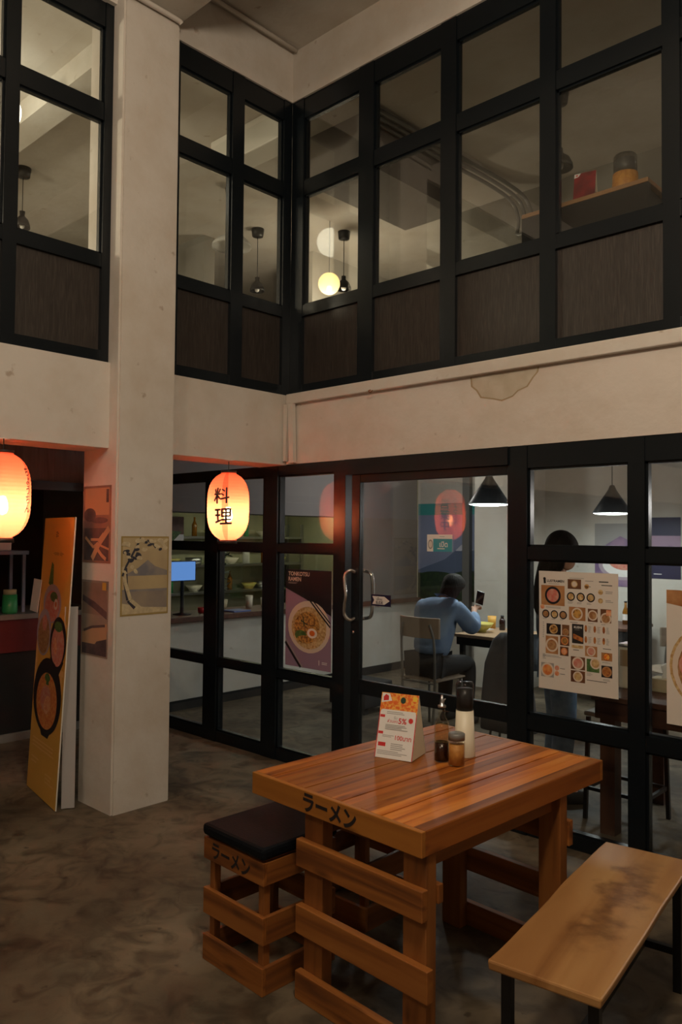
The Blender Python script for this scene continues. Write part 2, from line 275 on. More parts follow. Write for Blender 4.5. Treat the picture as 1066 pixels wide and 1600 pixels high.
# ------------------------------------------------------------------ camera
H=1.65; yaw,pitch,roll,F=-0.7536,0.02977,0.008935,1222.2
cy,sy=math.cos(yaw),math.sin(yaw); f=Vector((sy,cy,0)); r=Vector((cy,-sy,0)); u=Vector((0,0,1))
f2=f*math.cos(pitch)+u*math.sin(pitch); u2=u*math.cos(pitch)-f*math.sin(pitch)
r3=r*math.cos(roll)+u2*math.sin(roll); u3=u2*math.cos(roll)-r*math.sin(roll)
cam=bpy.data.cameras.new('camera'); co=bpy.data.objects.new('camera',cam); COL.objects.link(co)
co.matrix_world=Matrix(((r3.x,u3.x,-f2.x,0),(r3.y,u3.y,-f2.y,0),(r3.z,u3.z,-f2.z,H),(0,0,0,1)))
cam.sensor_fit='HORIZONTAL'; cam.sensor_width=24; cam.lens=F/1066*24; cam.clip_start=.05; cam.clip_end=100; S.camera=co
# ------------------------------------------------------------------ the building shell
ZC=5.25; ZI=4.97
struct('floor',B((-10,5,-6.5,10,-.1,0)),'concrete','worn dark concrete floor with brown stains')
struct('ceiling',B((-4.22,5,-6.5,3.93,ZC,ZC+.1)),'ceiling_paint','painted ceiling high above the open court')
struct('ceiling',B((-10,-4.3,-6.5,10,ZI,ZI+.1),(-4.3,5,4.0,10,ZI,ZI+.1)),'ceiling_paint','painted ceiling of the upper storey rooms')
struct('ceiling',B((-10,-4.53,-6.5,10,2.45,2.55),(-4.53,5,4.12,10,2.45,2.55)),'ceiling_paint','painted ceiling of the ground floor passage and dining room')
struct('wall_left_beam',B((-4.52,-4.22,-6.5,2.455,2.16,2.675),(-4.52,-4.22,2.855,4.12,2.16,2.675)),'white_plaster','white plastered beam over the left openings with hanging lanterns')
struct('wall_right_beam',B((-4.2199,5,3.90,4.12,2.165,2.675)),'beam_plaster','white plastered beam above the glazed shopfront')
struct('trim_1',B((-4.19,5,3.865,3.90,2.60,2.675)),'white_plaster','white ledge along the top of the right beam',bevel=.006)
bm=bmesh.new(); bar(bm,(-4.135,3.872,2.60),(-4.12,3.872,2.17),.05,.03); 
vs=[bm.verts.new(p) for p in ((-4.21,3.86,2.60),(-4.165,3.86,2.60),(-4.185,3.86,2.185),(-4.255+.045,3.86,2.185),(-4.21,3.885,2.60),(-4.165,3.885,2.60),(-4.185,3.885,2.185),(-4.21,3.885,2.185))]
for q in ((0,1,2,3),(7,6,5,4),(0,4,5,1),(1,5,6,2),(2,6,7,3),(3,7,4,0)): bm.faces.new([vs[i] for i in q])
struct('trim_2',bm,'white_plaster','white boxed casing down the corner of the beams')
struct('wall_left_soffit',B((-4.50,-4.21,-6.5,2.455,4.87,ZC),(-4.50,-4.21,2.855,3.93,4.87,ZC)),'white_plaster','white plastered upstand over the left upper windows')
struct('wall_right_soffit',B((-4.50,5,3.92,4.12,4.87,ZC)),'white_plaster','white plastered upstand over the right upper windows')
struct('wall_cross_beam',B((-4.1199,5,2.455,2.855,4.91,ZC)),'ceiling_paint','painted beam crossing the court from the column')
struct('wall_room_beam',B((-10,-4.521,2.62,2.82,4.80,ZI)),'room_white','pale downstand beam inside the bright upper left room')
# square column
bm=B((-4.52,-4.12,2.455,2.855,0,ZC)); bmesh.ops.bevel(bm,geom=[e for e in bm.edges if abs((e.verts[0].co-e.verts[1].co).z)>1],offset=.012,segments=2,affect='EDGES')
struct('column',bm,'white_plaster','square white plastered column with pictures taped on it')
# rear and outer walls
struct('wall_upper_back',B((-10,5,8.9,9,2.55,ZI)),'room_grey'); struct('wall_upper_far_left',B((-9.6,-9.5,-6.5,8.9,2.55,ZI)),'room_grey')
struct('wall_upper_partition',B((-6.6,-6.45,6.35,8.9,2.55,ZI)),'room_white','white partition wall in the upper far room')
struct('wall_dining_back',B((-6.15,5,8.0,8.1,0,2.45)),'room_white','pale back wall of the dining room with food posters')
struct('wall_dining_pier',B((-4.86,-4.35,7.35,7.9999,0,2.45)),'room_white','white pier lit by the pendant in the dining room')
struct('wall_counter_front',B((-6.3,-6.15,4.14,8.0,.09,.82)),'room_white','pale grey front of the kitchen counter')
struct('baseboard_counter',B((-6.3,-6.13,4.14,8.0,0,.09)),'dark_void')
struct('wall_kitchen_back',B((-8.7,-8.6,3.6,8.1,0,2.45)),'kitchen_yellow','yellow green wall at the back of the kitchen')
struct('wall_kitchen_end',B((-8.6,-6.15,8.0,8.1,0,2.45)),'kitchen_yellow')
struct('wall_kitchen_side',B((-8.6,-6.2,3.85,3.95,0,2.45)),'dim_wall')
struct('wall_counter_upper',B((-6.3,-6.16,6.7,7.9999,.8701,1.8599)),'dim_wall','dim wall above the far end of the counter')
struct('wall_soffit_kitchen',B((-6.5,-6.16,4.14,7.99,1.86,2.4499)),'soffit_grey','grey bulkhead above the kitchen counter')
struct('wall_upper_side',B((4.9,5,-6.5,8.9,0,ZC)),'white_plaster'); struct('wall_rear',B((-10,5,-6.6,-6.5,0,ZC)),'white_plaster')
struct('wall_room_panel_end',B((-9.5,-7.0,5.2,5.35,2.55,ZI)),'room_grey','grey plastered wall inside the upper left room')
# ------------------------------------------------------------------ glazing
def glazed(name,label,uprights,rails,panes,panels,axis,p0,depth=.07,post_depth=None):
    """axis 'x': facade at y=p0 running in x; axis 'y': facade at x=p0 running in y"""
    root=tag(empty(name,(0,0,0)),label,None,None,'structure')
    def bx(bm,a0,a1,z0,z1,d0,d1):
        if axis=='x': box(bm,a0,a1,p0+d0,p0+d1,z0,z1)
        else: box(bm,p0-d1,p0-d0,a0,a1,z0,z1)
    bm=bmesh.new()
    for a0,a1,z0,z1 in uprights: bx(bm,a0,a1,z0,z1,0,depth)
    for a0,a1,z0,z1 in rails: bx(bm,a0,a1,z0,z1,.006,depth-.006)
    # thin glazing beads round each pane
    for a0,a1,z0,z1 in panes:
        for q in ((a0-.001,a0+.012,z0,z1),(a1-.012,a1+.001,z0,z1),(a0,a1,z0-.001,z0+.012),(a0,a1,z1-.012,z1+.001)): bx(bm,*q,.02,depth-.02)
    obj('window_frame',bm,'black_frame',root)
    for a0,a1,z0,z1 in panes:
        bm=bmesh.new(); bx(bm,a0+.001,a1-.001,z0+.001,z1-.001,depth/2-.003,depth/2+.003); obj('window_pane',bm,'pane_glass',root)
    for a0,a1,z0,z1 in panels:
        bm=bmesh.new(); bx(bm,a0-.003,a1+.003,z0-.003,z1+.003,.028,.045); obj('wood_panel',bm,'dark_panel',root)
    return root
def bays(posts,z_b,z_s0,z_s1,z_t0,z_t1,z_h0,z_h1):
    up=[(a,b,z_b,z_h1) for a,b in posts]; rails=[];panes=[];panels=[]
    for (a,b),(c,d) in zip(posts,posts[1:]):
        rails+=[(b,c,z_b,z_b+.07),(b,c,z_s0,z_s1),(b,c,z_t0,z_t1),(b,c,z_h0,z_h1)]
        panes+=[(b,c,z_s1,z_t0),(b,c,z_t1,z_h0)]; panels+=[(b,c,z_b+.07,z_s0)]
    return up,rails,panes,panels
Z=(2.676,3.25,3.33,4.145,4.252,4.72,4.87)
pr=[(-4.22,-4.10),(-3.552,-3.42),(-2.862,-2.748),(-2.174,-2.078),(-1.488,-1.404),(-.80,-.71),(-.11,-.02),(.58,.67)]
glazed('window_1','black framed upper windows over dark wood panels along the right wall',*bays(pr,*Z),'x',3.93)
glazed('window_2','black framed upper windows between the column and the inner corner',*bays([(2.857,2.93),(3.368,3.471),(3.85,3.929)],*Z),'y',-4.22)
glazed('window_3','black framed upper windows left of the column with the lit room behind',*bays([(-5.7,-5.62),(-4.6,-4.52),(-3.5,-3.42),(-2.5,-2.42),(-1.45,-1.37),(-.35,-.27),(.72,.80),(1.803,1.88),(2.40,2.454)],*Z),'y',-4.24)
# lower shopfront: fixed bays left of the door
y0=3.90
def lower(name,label,posts,zt,zm,zb,zh):
    up=[(a,b,0,2.164) for a,b in posts]; rails=[];panes=[]
    for (a,b),(c,d) in zip(posts,posts[1:]):
        rails+=[(b,c,0,zb),(b,c,zm[0],zm[1]),(b,c,zt[0],zt[1]),(b,c,zh,2.164)]; panes+=[(b,c,zb,zm[0]),(b,c,zm[1],zt[0]),(b,c,zt[1],zh)]
    return glazed(name,label,up,rails,panes,[],'x',y0,.08)
lower('window_4','black framed glass bays left of the sliding door',[(-6.149,-6.02),(-5.184,-5.02),(-4.467,-4.31),(-3.73,-3.62)],(1.525,1.58),(.602,.657),.085,2.09)
lower('window_5','black framed glass bays right of the sliding door with a taped menu',[(-2.35,-2.235),(-1.657,-1.572),(-.86,-.77),(-.06,.03)],(1.526,1.596),(.585,.665),.075,2.037)
lower('window_6','black framed glass bays past the right edge of the shopfront',[(.03,.12),(.95,1.04),(1.9,2.0)],(1.526,1.596),(.585,.665),.075,2.037)
# sliding door
d=tag(empty('door_1'),'black framed sliding glass door with an upright chrome handle',None,None,'structure')
obj('door_track',B((-3.62,-2.35,3.885,3.985,2.06,2.164),(-3.62,-2.35,3.90,3.98,0,.03)),'black_frame',d)
obj('door_frame',B((-3.57,-3.495,3.91,3.95,.03,2.06),(-2.365,-2.3501,3.91,3.95,.03,2.06),(-3.495,-2.365,3.913,3.947,2.005,2.06),(-3.495,-2.365,3.913,3.947,.595,.69),(-3.495,-2.365,3.913,3.947,.03,.13)),'black_frame',d,bevel=.003)
obj('door_pane',B((-3.495,-2.365,3.927,3.933,.69,2.005)),'pane_glass',d); obj('door_pane',B((-3.495,-2.365,3.927,3.933,.13,.595)),'pane_glass',d)
bm=bmesh.new(); tube(bm,arc([(-3.535,3.911,1.405),(-3.548,3.875,1.415),(-3.575,3.855,1.38),(-3.572,3.85,1.32),(-3.562,3.85,1.25),(-3.572,3.85,1.18),(-3.575,3.855,1.12),(-3.548,3.875,1.085),(-3.535,3.911,1.095)]),.0135); obj('door_handle',bm,'chrome',d)
bm=bmesh.new(); tube(bm,arc([(-3.53,3.949,1.405),(-3.51,3.985,1.41),(-3.455,3.99,1.38),(-3.45,3.995,1.25),(-3.455,3.99,1.12),(-3.51,3.985,1.09),(-3.53,3.949,1.095)]),.0125); obj('door_handle',bm,'chrome',d)
bm=bmesh.new(); lathe(bm,[(.0,0),(.011,0),(.011,.006),(0,.006)],seg=16); o=obj('door_lock',bm,'chrome',d,(-3.545,3.909,1.0)); o.rotation_euler=(PI/2,0,0)
# ------------------------------------------------------------------ conduits, stain
bm=bmesh.new(); tube(bm,[(-4.15,2.87,ZC-.02),(-4.15,3.9,ZC-.02)],.014,8); tag(obj('conduit',bm,'white_plaster'),'thin painted conduit running along the high ceiling edge over the left windows','conduit','painted conduits on the high ceiling')
bm=bmesh.new(); tube(bm,arc([(-4.13,1.6,ZC-.02),(-4.13,2.3,ZC-.03),(-4.1,2.43,ZC-.12),(-4.1,2.44,4.9),(-4.09,2.5,4.895),(-4.09,2.8,4.895),(-4.09,2.84,4.885)],4),.016,8); tag(obj('conduit',bm,'white_plaster'),'bent painted conduit wrapping the top of the white column','conduit','painted conduits on the high ceiling')
# water stain: a flat mark of its own on the beam
def stain():
    bm=bmesh.new(); pts=[]
    prof=[(-.19,0),(-.185,-.05),(-.155,-.075),(-.13,-.115),(-.06,-.13),(-.01,-.145),(.05,-.13),(.08,-.105),(.13,-.09),(.16,-.05),(.185,-.025),(.19,0)]
    for k,(s,mi,off) in enumerate(((1,1,.0006),(.95,0,.0010))):
        bm.faces.new([bm.verts.new((-2.385+x*s*1.2,3.8995-off+.0002,2.597+z*s*1.15)) for x,z in prof]).material_index=mi
    me=bm; o=obj('water_stain',bm,['water_stain','stain_edge']); tag(o,'brown half round water stain under the ledge of the right beam','stain')
stain()
bm=bmesh.new(); tube(bm,arc([(-3.37,3.868,2.61),(-3.37,3.845,2.60),(-3.35,3.84,2.585),(-3.335,3.845,2.60)],5),.0035,6); tag(obj('hook',bm,'rust'),'small rusty hook on the ledge near the left end','hook')
# ------------------------------------------------------------------ the pallet table
T=thing('pallet_table','orange stained plank table with painted black characters on its edge','table',(-1.886,1.955,0),math.radians(-2.6))
bm=bmesh.new(); n=9
for i in range(n):
    w=.84/n; x=-.42+i*w; box(bm,x+.001,x+w-.001,.018,1.127,.718,.745-(.0018 if i%2 else 0))
obj('tabletop',bm,'orange_wood',T,bevel=.002)
obj('apron',B((-.42,.42,0,.02,.664,.7445)),'apron_wood_x',T,bevel=.003)
obj('apron',B((-.42,.42,1.125,1.145,.664,.7445)),'apron_wood_x',T,bevel=.003)
obj('apron',B((-.42,-.4,.0201,1.1249,.664,.744)),'apron_wood_y',T,bevel=.003); obj('apron',B((.4,.42,.0201,1.1249,.664,.744)),'apron_wood_y',T,bevel=.003)
def word(s,w,h,bold=.03):
    b=text_bm(s,1,bold); xs=[v.co.x for v in b.verts]; ys=[v.co.y for v in b.verts]; x0,x1,yy0,yy1=min(xs),max(xs),min(ys),max(ys)
    for v in b.verts: v.co=((v.co.x-x0)/(x1-x0)*w,0,(v.co.y-yy0)/(yy1-yy0)*h)
    return b
b=word('ラーメン',.265,.066,.035)
for v in b.verts: v.co.z-= v.co.x*.02; v.co.x-=.125; v.co.y=-.0012; v.co.z+=.674
o=obj('painted_characters',b,'brush_ink',T)
for x0,x1 in ((-.155,-.06),(.315,.41)):
    for yy0,yy1 in ((.035,.085),(.83,.88)):
        obj('leg',B((x0,x1,yy0,yy1,0,.664)),'post_z',T,bevel=.003)
for i,(z0,z1,x0,x1) in enumerate(((.466,.562,-.168,.418),(.230,.330,-.168,.44),(.0,.098,-.168,.425))):
    obj('slat',B((x0,x1,.005,.0345,z0,z1)),'slat_x',T,bevel=.003)
    obj('slat',B((x0+.0,x1,.8805,.91,z0,z1)),'slat_x',T,bevel=.003)
obj('slat',B((.38,.418,.086,.11,.50,.56)),'slat_x',T,bevel=.003)
obj('rail',B((-.152,-.125,.0855,.8295,.56,.66)),'slat_y',T,bevel=.003); obj('rail',B((.35,.375,.0855,.8295,.60,.66)),'slat_y',T,bevel=.003)
# ------------------------------------------------------------------ crate stools
def stool(label,loc,rz,paint):
    R=thing('crate_stool',label,'stool',loc,rz,'crate stools at the pallet table')
    W=.365
    for z0,z1 in ((.388,.470),(.178,.276),(0,.098)):
        obj('slat',B((0,W,0,.018,z0,z1)),'slat_x',R,bevel=.002); obj('slat',B((0,W,W-.018,W,z0,z1)),'slat_x',R,bevel=.002)
        obj('slat',B((0,.018,.0181,W-.0181,z0,z1-.001)),'slat_y',R,bevel=.002); obj('slat',B((W-.018,W,.0181,W-.0181,z0,z1-.001)),'slat_y',R,bevel=.002)
    for x in (.0185,W-.0485):
        for y in (.0185,W-.0485): obj('leg',B((x,x+.03,y,y+.03,.001,.469)),'post_z',R,bevel=.002)
    obj('seat_board',B((.012,W-.012,.019,W-.019,.4702,.478)),'slat_x',R)
    bm=B((-.006,W+.006,-.006,W+.006,.478,.523)); o=obj('cushion',bm,'black_vinyl',R,bevel=.014)
    if paint:
        b=word('ラーメン',.235,.062,.03)
        for v in b.verts: v.co.z-=v.co.x*.03; v.co.x+=.055; v.co.y=-.001; v.co.z+=.402
        obj('painted_characters',b,'brush_ink',R)
    return R
stool('black cushioned wooden crate stool with painted characters at the table front',(-2.50,1.898,0),math.radians(-1.8),True)
stool('black cushioned wooden crate stool half hidden under the middle of the table',(-2.535,2.48,0),math.radians(0),False)
# ------------------------------------------------------------------ bench
bm=bmesh.new(); N2=14
L_=1.08; Wd=.325
for i in range(N2+1):
    t=i/N2; wob=.004*math.sin(t*7)+.0015*math.sin(t*19); 
    for x,z in ((-Wd/2+wob,0),(Wd/2+wob*.5,0),(Wd/2+wob*.5-.004,-.028),(-Wd/2+wob+.004,-.028)): bm.verts.new((x,t*L_,z))
bm.verts.ensure_lookup_table()
for i in range(N2):
    for k in range(4): bm.faces.new([bm.verts[i*4+k],bm.verts[i*4+(k+1)%4],bm.verts[(i+1)*4+(k+1)%4],bm.verts[(i+1)*4+k]])
bm.faces.new([bm.verts[k] for k in range(4)]); bm.faces.new([bm.verts[N2*4+k] for k in (3,2,1,0)])
bench_top=bm
BN=thing('bench','pale live edge plank bench on black square metal legs','bench',(-1.073,1.958,0),math.radians(7.4))
obj('seat',bench_top,'bench_wood',BN,(0,0,.45),bevel=.006)
for x in (-.125,.125):
    for y in (.06,1.0): obj('leg',B((x-.015,x+.015,y-.015,y+.015,0,.406)),'black_metal',BN,bevel=.002)
obj('frame',B((-.14,.14,.045,.075,.4065,.4218),(-.14,.14,.985,1.015,.4065,.4218),(-.14,-.11,.0751,.9849,.4065,.4218),(.11,.14,.0751,.9849,.4065,.4218)),'black_metal',BN)
obj('stretcher',B((-.11,.11,.05,.07,.13,.155),(-.11,.11,.99,1.01,.13,.155),(-.012,.012,.0701,.9899,.13,.155)),'black_metal',BN)
# bench: darker heart figure in the plank (a shape of its own)
m=M['bench_wood']; nt=m.node_tree; N,L=nt.nodes.new,nt.links.new; bs=nt.nodes['Principled BSDF']
src=bs.inputs['Base Color'].links[0].from_socket
tc=N('ShaderNodeTexCoord'); sx=N('ShaderNodeSeparateXYZ'); nz=N('ShaderNodeTexNoise'); nz.inputs['Scale'].default_value=5.5; nz.inputs['Detail'].default_value=5; L(tc.outputs['Object'],nz.inputs['Vector']); L(tc.outputs['Object'],sx.inputs[0])
ma=N('ShaderNodeMath'); ma.operation='MULTIPLY_ADD'; ma.inputs[1].default_value=.5; L(nz.outputs['Fac'],ma.inputs[0]); mb=N('ShaderNodeMath'); mb.operation='SUBTRACT'; L(sx.outputs[0],mb.inputs[0]); mb.inputs[1].default_value=.27
L(mb.outputs[0],ma.inputs[2]); ab=N('ShaderNodeMath'); ab.operation='ABSOLUTE'; L(ma.outputs[0],ab.inputs[0])
y_=N('ShaderNodeMapRange'); y_.inputs[1].default_value=.15; y_.inputs[2].default_value=.35; L(sx.outputs[1],y_.inputs[0]); y2=N('ShaderNodeMapRange'); y2.inputs[1].default_value=1.02; y2.inputs[2].default_value=.85; L(sx.outputs[1],y2.inputs[0])
rg=N('ShaderNodeMapRange'); rg.inputs[1].default_value=.075; rg.inputs[2].default_value=.02; L(ab.outputs[0],rg.inputs[0])
k1=N('ShaderNodeMath'); k1.operation='MULTIPLY'; L(rg.outputs[0],k1.inputs[0]); L(y_.outputs[0],k1.inputs[1]); k2=N('ShaderNodeMath'); k2.operation='MULTIPLY'; L(k1.outputs[0],k2.inputs[0]); L(y2.outputs[0],k2.inputs[1])
n5=N('ShaderNodeTexNoise'); n5.inputs['Scale'].default_value=26; n5.inputs['Detail'].default_value=5; L(tc.outputs['Object'],n5.inputs['Vector']); k3=N('ShaderNodeMath'); k3.operation='MULTIPLY'; L(k2.outputs[0],k3.inputs[0]); L(n5.outputs['Fac'],k3.inputs[1])
mx=N('ShaderNodeMix'); mx.data_type='RGBA'; L(k3.outputs[0],mx.inputs[0]); L(src,mx.inputs[6]); mx.inputs[7].default_value=(.06,.012,.001,1); L(mx.outputs[2],bs.inputs['Base Color'])
# ------------------------------------------------------------------ things on the table
ZT=.7455
a=math.atan2(.044,.158)
TC=thing('tent_card','white folded promotion card with a carrot dish picture standing on the table','card',(-2.107,2.458,ZT),a)
w,dp,hh=.166,.15,.25
tilt=math.atan2(dp/2,hh); sl=math.hypot(hh,dp/2)
sh=[('r',0,0,.02,1,'red_print'),('r',.98,0,.02,.7,'red_print'),('r',0,.70,1,.30,'carrot_mix'),('e',.55,.84,.12,.07,'carrot_mix'),('e',.6,.90,.07,.05,'herb'),('p',[(0.02,.84),(.3,.88),(.22,.99),(.02,.99)],'white_card'),('p',[(.07,.87),(.21,.885),(.2,.95),(.12,.975),(.06,.93)],'red_print'),('r',.85,.90,.12,.07,'yellow_print'),
('p',[(.03,.0),(.97,.0),(.97,.73),(.93,.74),(.08,.74),(.03,.72)],'white_card'),('b',.2,.67,.65,.05,2,'grey_print'),('r',.03,.615,.13,.04,'red_print'),('r',.03,.36,.13,.04,'red_print'),
('t','รับ',.45,.60,.06,'grey_print'),('t','ส่วนลด',.38,.545,.065,'red_print'),('t','5%',.64,.54,.12,'red_print',.02),('e',.86,.60,.06,.04,'red_print'),('b',.2,.43,.7,.09,4,'grey_print'),
('b',.15,.315,.38,.04,2,'grey_print'),('t','100บาท',.70,.29,.095,'red_print',.015),('r',.06,.175,.2,.06,'red_print'),('b',.4,.13,.5,.11,4,'grey_print'),('b',.06,.05,.85,.07,3,'grey_print')]
c_,s_=math.cos(tilt),math.sin(tilt)
sheet('printed_panel',(0,0,0),(1,0,0),(0,-c_,s_),w,sl,'white_card',sh,TC,.0012,(0,s_,c_))
sheet('rear_panel',(w,dp,0),(-1,0,0),(0,c_,s_),w,sl-.002,'cream_plastic',[],TC,.0012,(0,-s_,c_))
bm=bmesh.new()
for x in (.002,w-.0015):
    v=[bm.verts.new(p) for p in ((x,.004,.001),(x,dp-.004,.001),(x,dp/2,hh-.004))]; bm.faces.new(v)
    v2=[bm.verts.new((q.co.x+.001,q.co.y,q.co.z)) for q in v]; bm.faces.new(v2[::-1])
obj('gusset',bm,'cream_plastic',TC)
OB=thing('oil_bottle','glass sauce bottle with metal pourer and dark liquid beside the tent card','bottle',(-1.875,2.605,ZT))
bm=bmesh.new(); lathe(bm,[(0,0),(.029,0),(.031,.006),(.031,.135),(.027,.155),(.014,.178),(.0125,.205),(.0145,.208),(.0145,.214)],seg=4*8); obj('glass_body',bm,'bottle_glass',OB)
bm=bmesh.new(); lathe(bm,[(0,.003),(.0285,.003),(.0285,.075),(0,.075)]); obj('sauce',bm,'soy',OB)
bm=bmesh.new(); lathe(bm,[(0,.0755),(.0282,.0755),(.0282,.13),(.024,.15),(0,.152)]); obj('oil',bm,'oil_tint',OB)
bm=bmesh.new(); lathe(bm,[(.0,.2145),(.0165,.2145),(.0165,.222),(.009,.225),(.0075,.24),(.004,.262),(0,.262)],seg=20); tube(bm,[(0.004,0,.228),(.010,0,.243),(.016,0,.25)],.0028,8); obj('pourer',bm,'steel',OB)
CP=thing('cup_tower','tall cream dispenser with a dark clear plastic cover behind the bottles','dispenser',(-1.85,2.73,ZT))
bm=bmesh.new(); lathe(bm,[(0,0),(.043,0),(.044,.004),(.036,.188),(.0,.188)]); obj('cream_base',bm,'cream_plastic',CP)
bm=bmesh.new(); lathe(bm,[(.0365,.1885),(.0375,.293),(.032,.303),(0,.305)],closed=False); obj('clear_cover',bm,'clear_plastic',CP)
bm=bmesh.new(); lathe(bm,[(0,.189),(.0335,.189),(.0335,.276),(.0,.278)],seg=20); obj('stacked_cups',bm,'cup_dark',CP)
JR=thing('spice_jar','small glass jar of orange chilli powder with a grey lid','jar',(-1.80,2.60,ZT))
bm=bmesh.new(); lathe(bm,[(0,0),(.031,0),(.033,.006),(.033,.088),(.029,.098),(0,.098)],seg=24); obj('glass_body',bm,'bottle_glass',JR)
bm=bmesh.new(); lathe(bm,[(0,.003),(.0305,.003),(.0305,.082),(0,.084)],seg=24); obj('chilli_powder',bm,'chili_powder',JR)
bm=bmesh.new(); lathe(bm,[(0,.0985),(.033,.0985),(.033,.123),(.029,.126),(0,.126)],seg=24); obj('lid',bm,'grey_metal',JR)
# pot on the far slat of the table
PT=thing('potted_plant','tiny cream pot with a green succulent on the far table rail','potted plant',(-1.475,2.815,.5635))
bm=bmesh.new(); lathe(bm,[(0,0),(.012,0),(.017,.012),(.018,.03),(.012,.034),(0,.034)],seg=16); obj('pot',bm,'pot_cream',PT)
bm=bmesh.new(); lathe(bm,[(0,.0345),(.013,.036),(.017,.048),(.011,.062),(0,.068)],seg=10); obj('succulent',bm,'greens',PT)
# ------------------------------------------------------------------ paper lanterns
def lantern(label,loc,rz,chars,size,side=None,prof_ofs=0):
    R=thing('paper_lantern',label,'lantern',loc,rz,'red paper lanterns under the left beam'); Rr=.143; Hh=.236
    def rad(z): 
        t=min(1,abs(z)/Hh); return Rr*max(.36,(1-t**3.1)**.5)
    prof=[]; n=88
    for i in range(n+1):
        z=-Hh+2*Hh*i/n; prof.append((rad(z)+.0016*abs(math.sin(i*PI/4)),z))
    bm=bmesh.new(); seg=64; lathe(bm,prof,(0,0,0),seg,closed=False)
    for fc in bm.faces:
        a=math.atan2(fc.calc_center_median().y,fc.calc_center_median().x)%(2*PI)
        if any(abs((a-q+PI)%(2*PI)-PI)<.12 for q in (PI/2+.75,PI/2-.75,-PI/2+.75,-PI/2-.75)): fc.material_index=1
    obj('paper_shade',bm,['lantern_paper','lantern_panel'],R)
    bm=bmesh.new(); lathe(bm,[(.03,Hh-.004),(.053,Hh-.004),(.055,Hh+.010),(.03,Hh+.012),(.03,Hh-.004)],closed=False); obj('top_ring',bm,'black_plastic',R)
    bm=bmesh.new(); lathe(bm,[(.046,-Hh+.006),(.062,-Hh+.006),(.064,-Hh-.02),(.048,-Hh-.02),(.046,-Hh+.006)],closed=False); obj('bottom_ring',bm,'black_plastic',R)
    bm=bmesh.new(); lathe(bm,[(0,-.105),(.02,-.095),(.030,-.07),(.024,-.03),(.014,-.005),(0,-.004)],seg=20); obj('light_bulb',bm,'bulb_warm',R)
    bm=bmesh.new(); tube(bm,[(0,0,-.003),(0,0,.06)],.017,12); tube(bm,[(0,0,.06),(0,0,.310)],.003,6); bar(bm,(-.05,0,Hh+.006),(.05,0,Hh+.006),.004); obj('cord',bm,'cord_black',R)
    def wrap(s,h0,zc,ang,mirror=False):
        b=text_bm(s,1,.0); bmesh.ops.triangulate(b,faces=b.faces[:]); xs=[v.co.x for v in b.verts]; ys=[v.co.y for v in b.verts]; cx,cy_=(min(xs)+max(xs))/2,(min(ys)+max(ys))/2; k=h0/(max(ys)-min(ys))
        for v in b.verts: v.co=((v.co.x-cx)*k,(v.co.y-cy_)*k,0)
        for i in range(-20,21):
            bmesh.ops.bisect_plane(b,geom=b.verts[:]+b.edges[:]+b.faces[:],plane_co=(0,i*.008,0),plane_no=(0,1,0)); bmesh.ops.bisect_plane(b,geom=b.verts[:]+b.edges[:]+b.faces[:],plane_co=(i*.01,0,0),plane_no=(1,0,0))
        # a loaded brush: the same strokes laid down several times, slightly apart
        me=bpy.data.meshes.new('t'); b.to_mesh(me); n0=len(b.verts); tot=[(0,0)]+[(h0*.022*math.cos(q),h0*.022*math.sin(q)) for q in (0,PI/2,PI,-PI/2)]
        for _ in tot[1:]: b.from_mesh(me)
        bpy.data.meshes.remove(me)
        b.verts.ensure_lookup_table()
        for i,v in enumerate(b.verts):
            dx,dy=tot[i//n0]; x=v.co.x+dx; z=zc+v.co.y+dy+.05*x; rr=rad(z)+.0032+.0002*(i//n0); a=ang+x/Rr; v.co=(rr*math.cos(a),rr*math.sin(a),z)
        return b
    for s,hh_,zc,ang in chars: obj('painted_character',wrap(s,hh_,zc,ang),'brush_ink',R)
    return R
# facing angles are measured towards the viewer; the reverse side carries the shop's word
toward=lambda x,y: math.atan2(-y,-x)
a1=toward(-4.25,3.39)
l2=lantern('lit red paper lantern hanging between the column and the glass',(-4.245,3.39,1.84),0,[('料',.105,.07,a1-.33),('理',.105,-.07,a1-.24),('営',.06,.10,a1+1.5),('業',.06,.02,a1+1.5),('中',.07,-.06,a1+1.5)],1)
a1=toward(-4.25,1.838)
lantern('lit red paper lantern at the left edge of the view in front of the kiosk',(-4.25,1.838,1.85),0,[('営',.095,.10,PI/2-.25),('業',.095,.0,PI/2-.25),('中',.095,-.10,PI/2-.25),('ち',.045,.13,a1+1.05),('ょ',.04,.08,a1+1.05),('う',.045,.03,a1+1.05),('ち',.045,-.02,a1+1.05),('ん',.045,-.07,a1+1.05)],1)
bm=B((-4.80,-4.50,3.40,3.43,2.085,2.115)); bm2=None
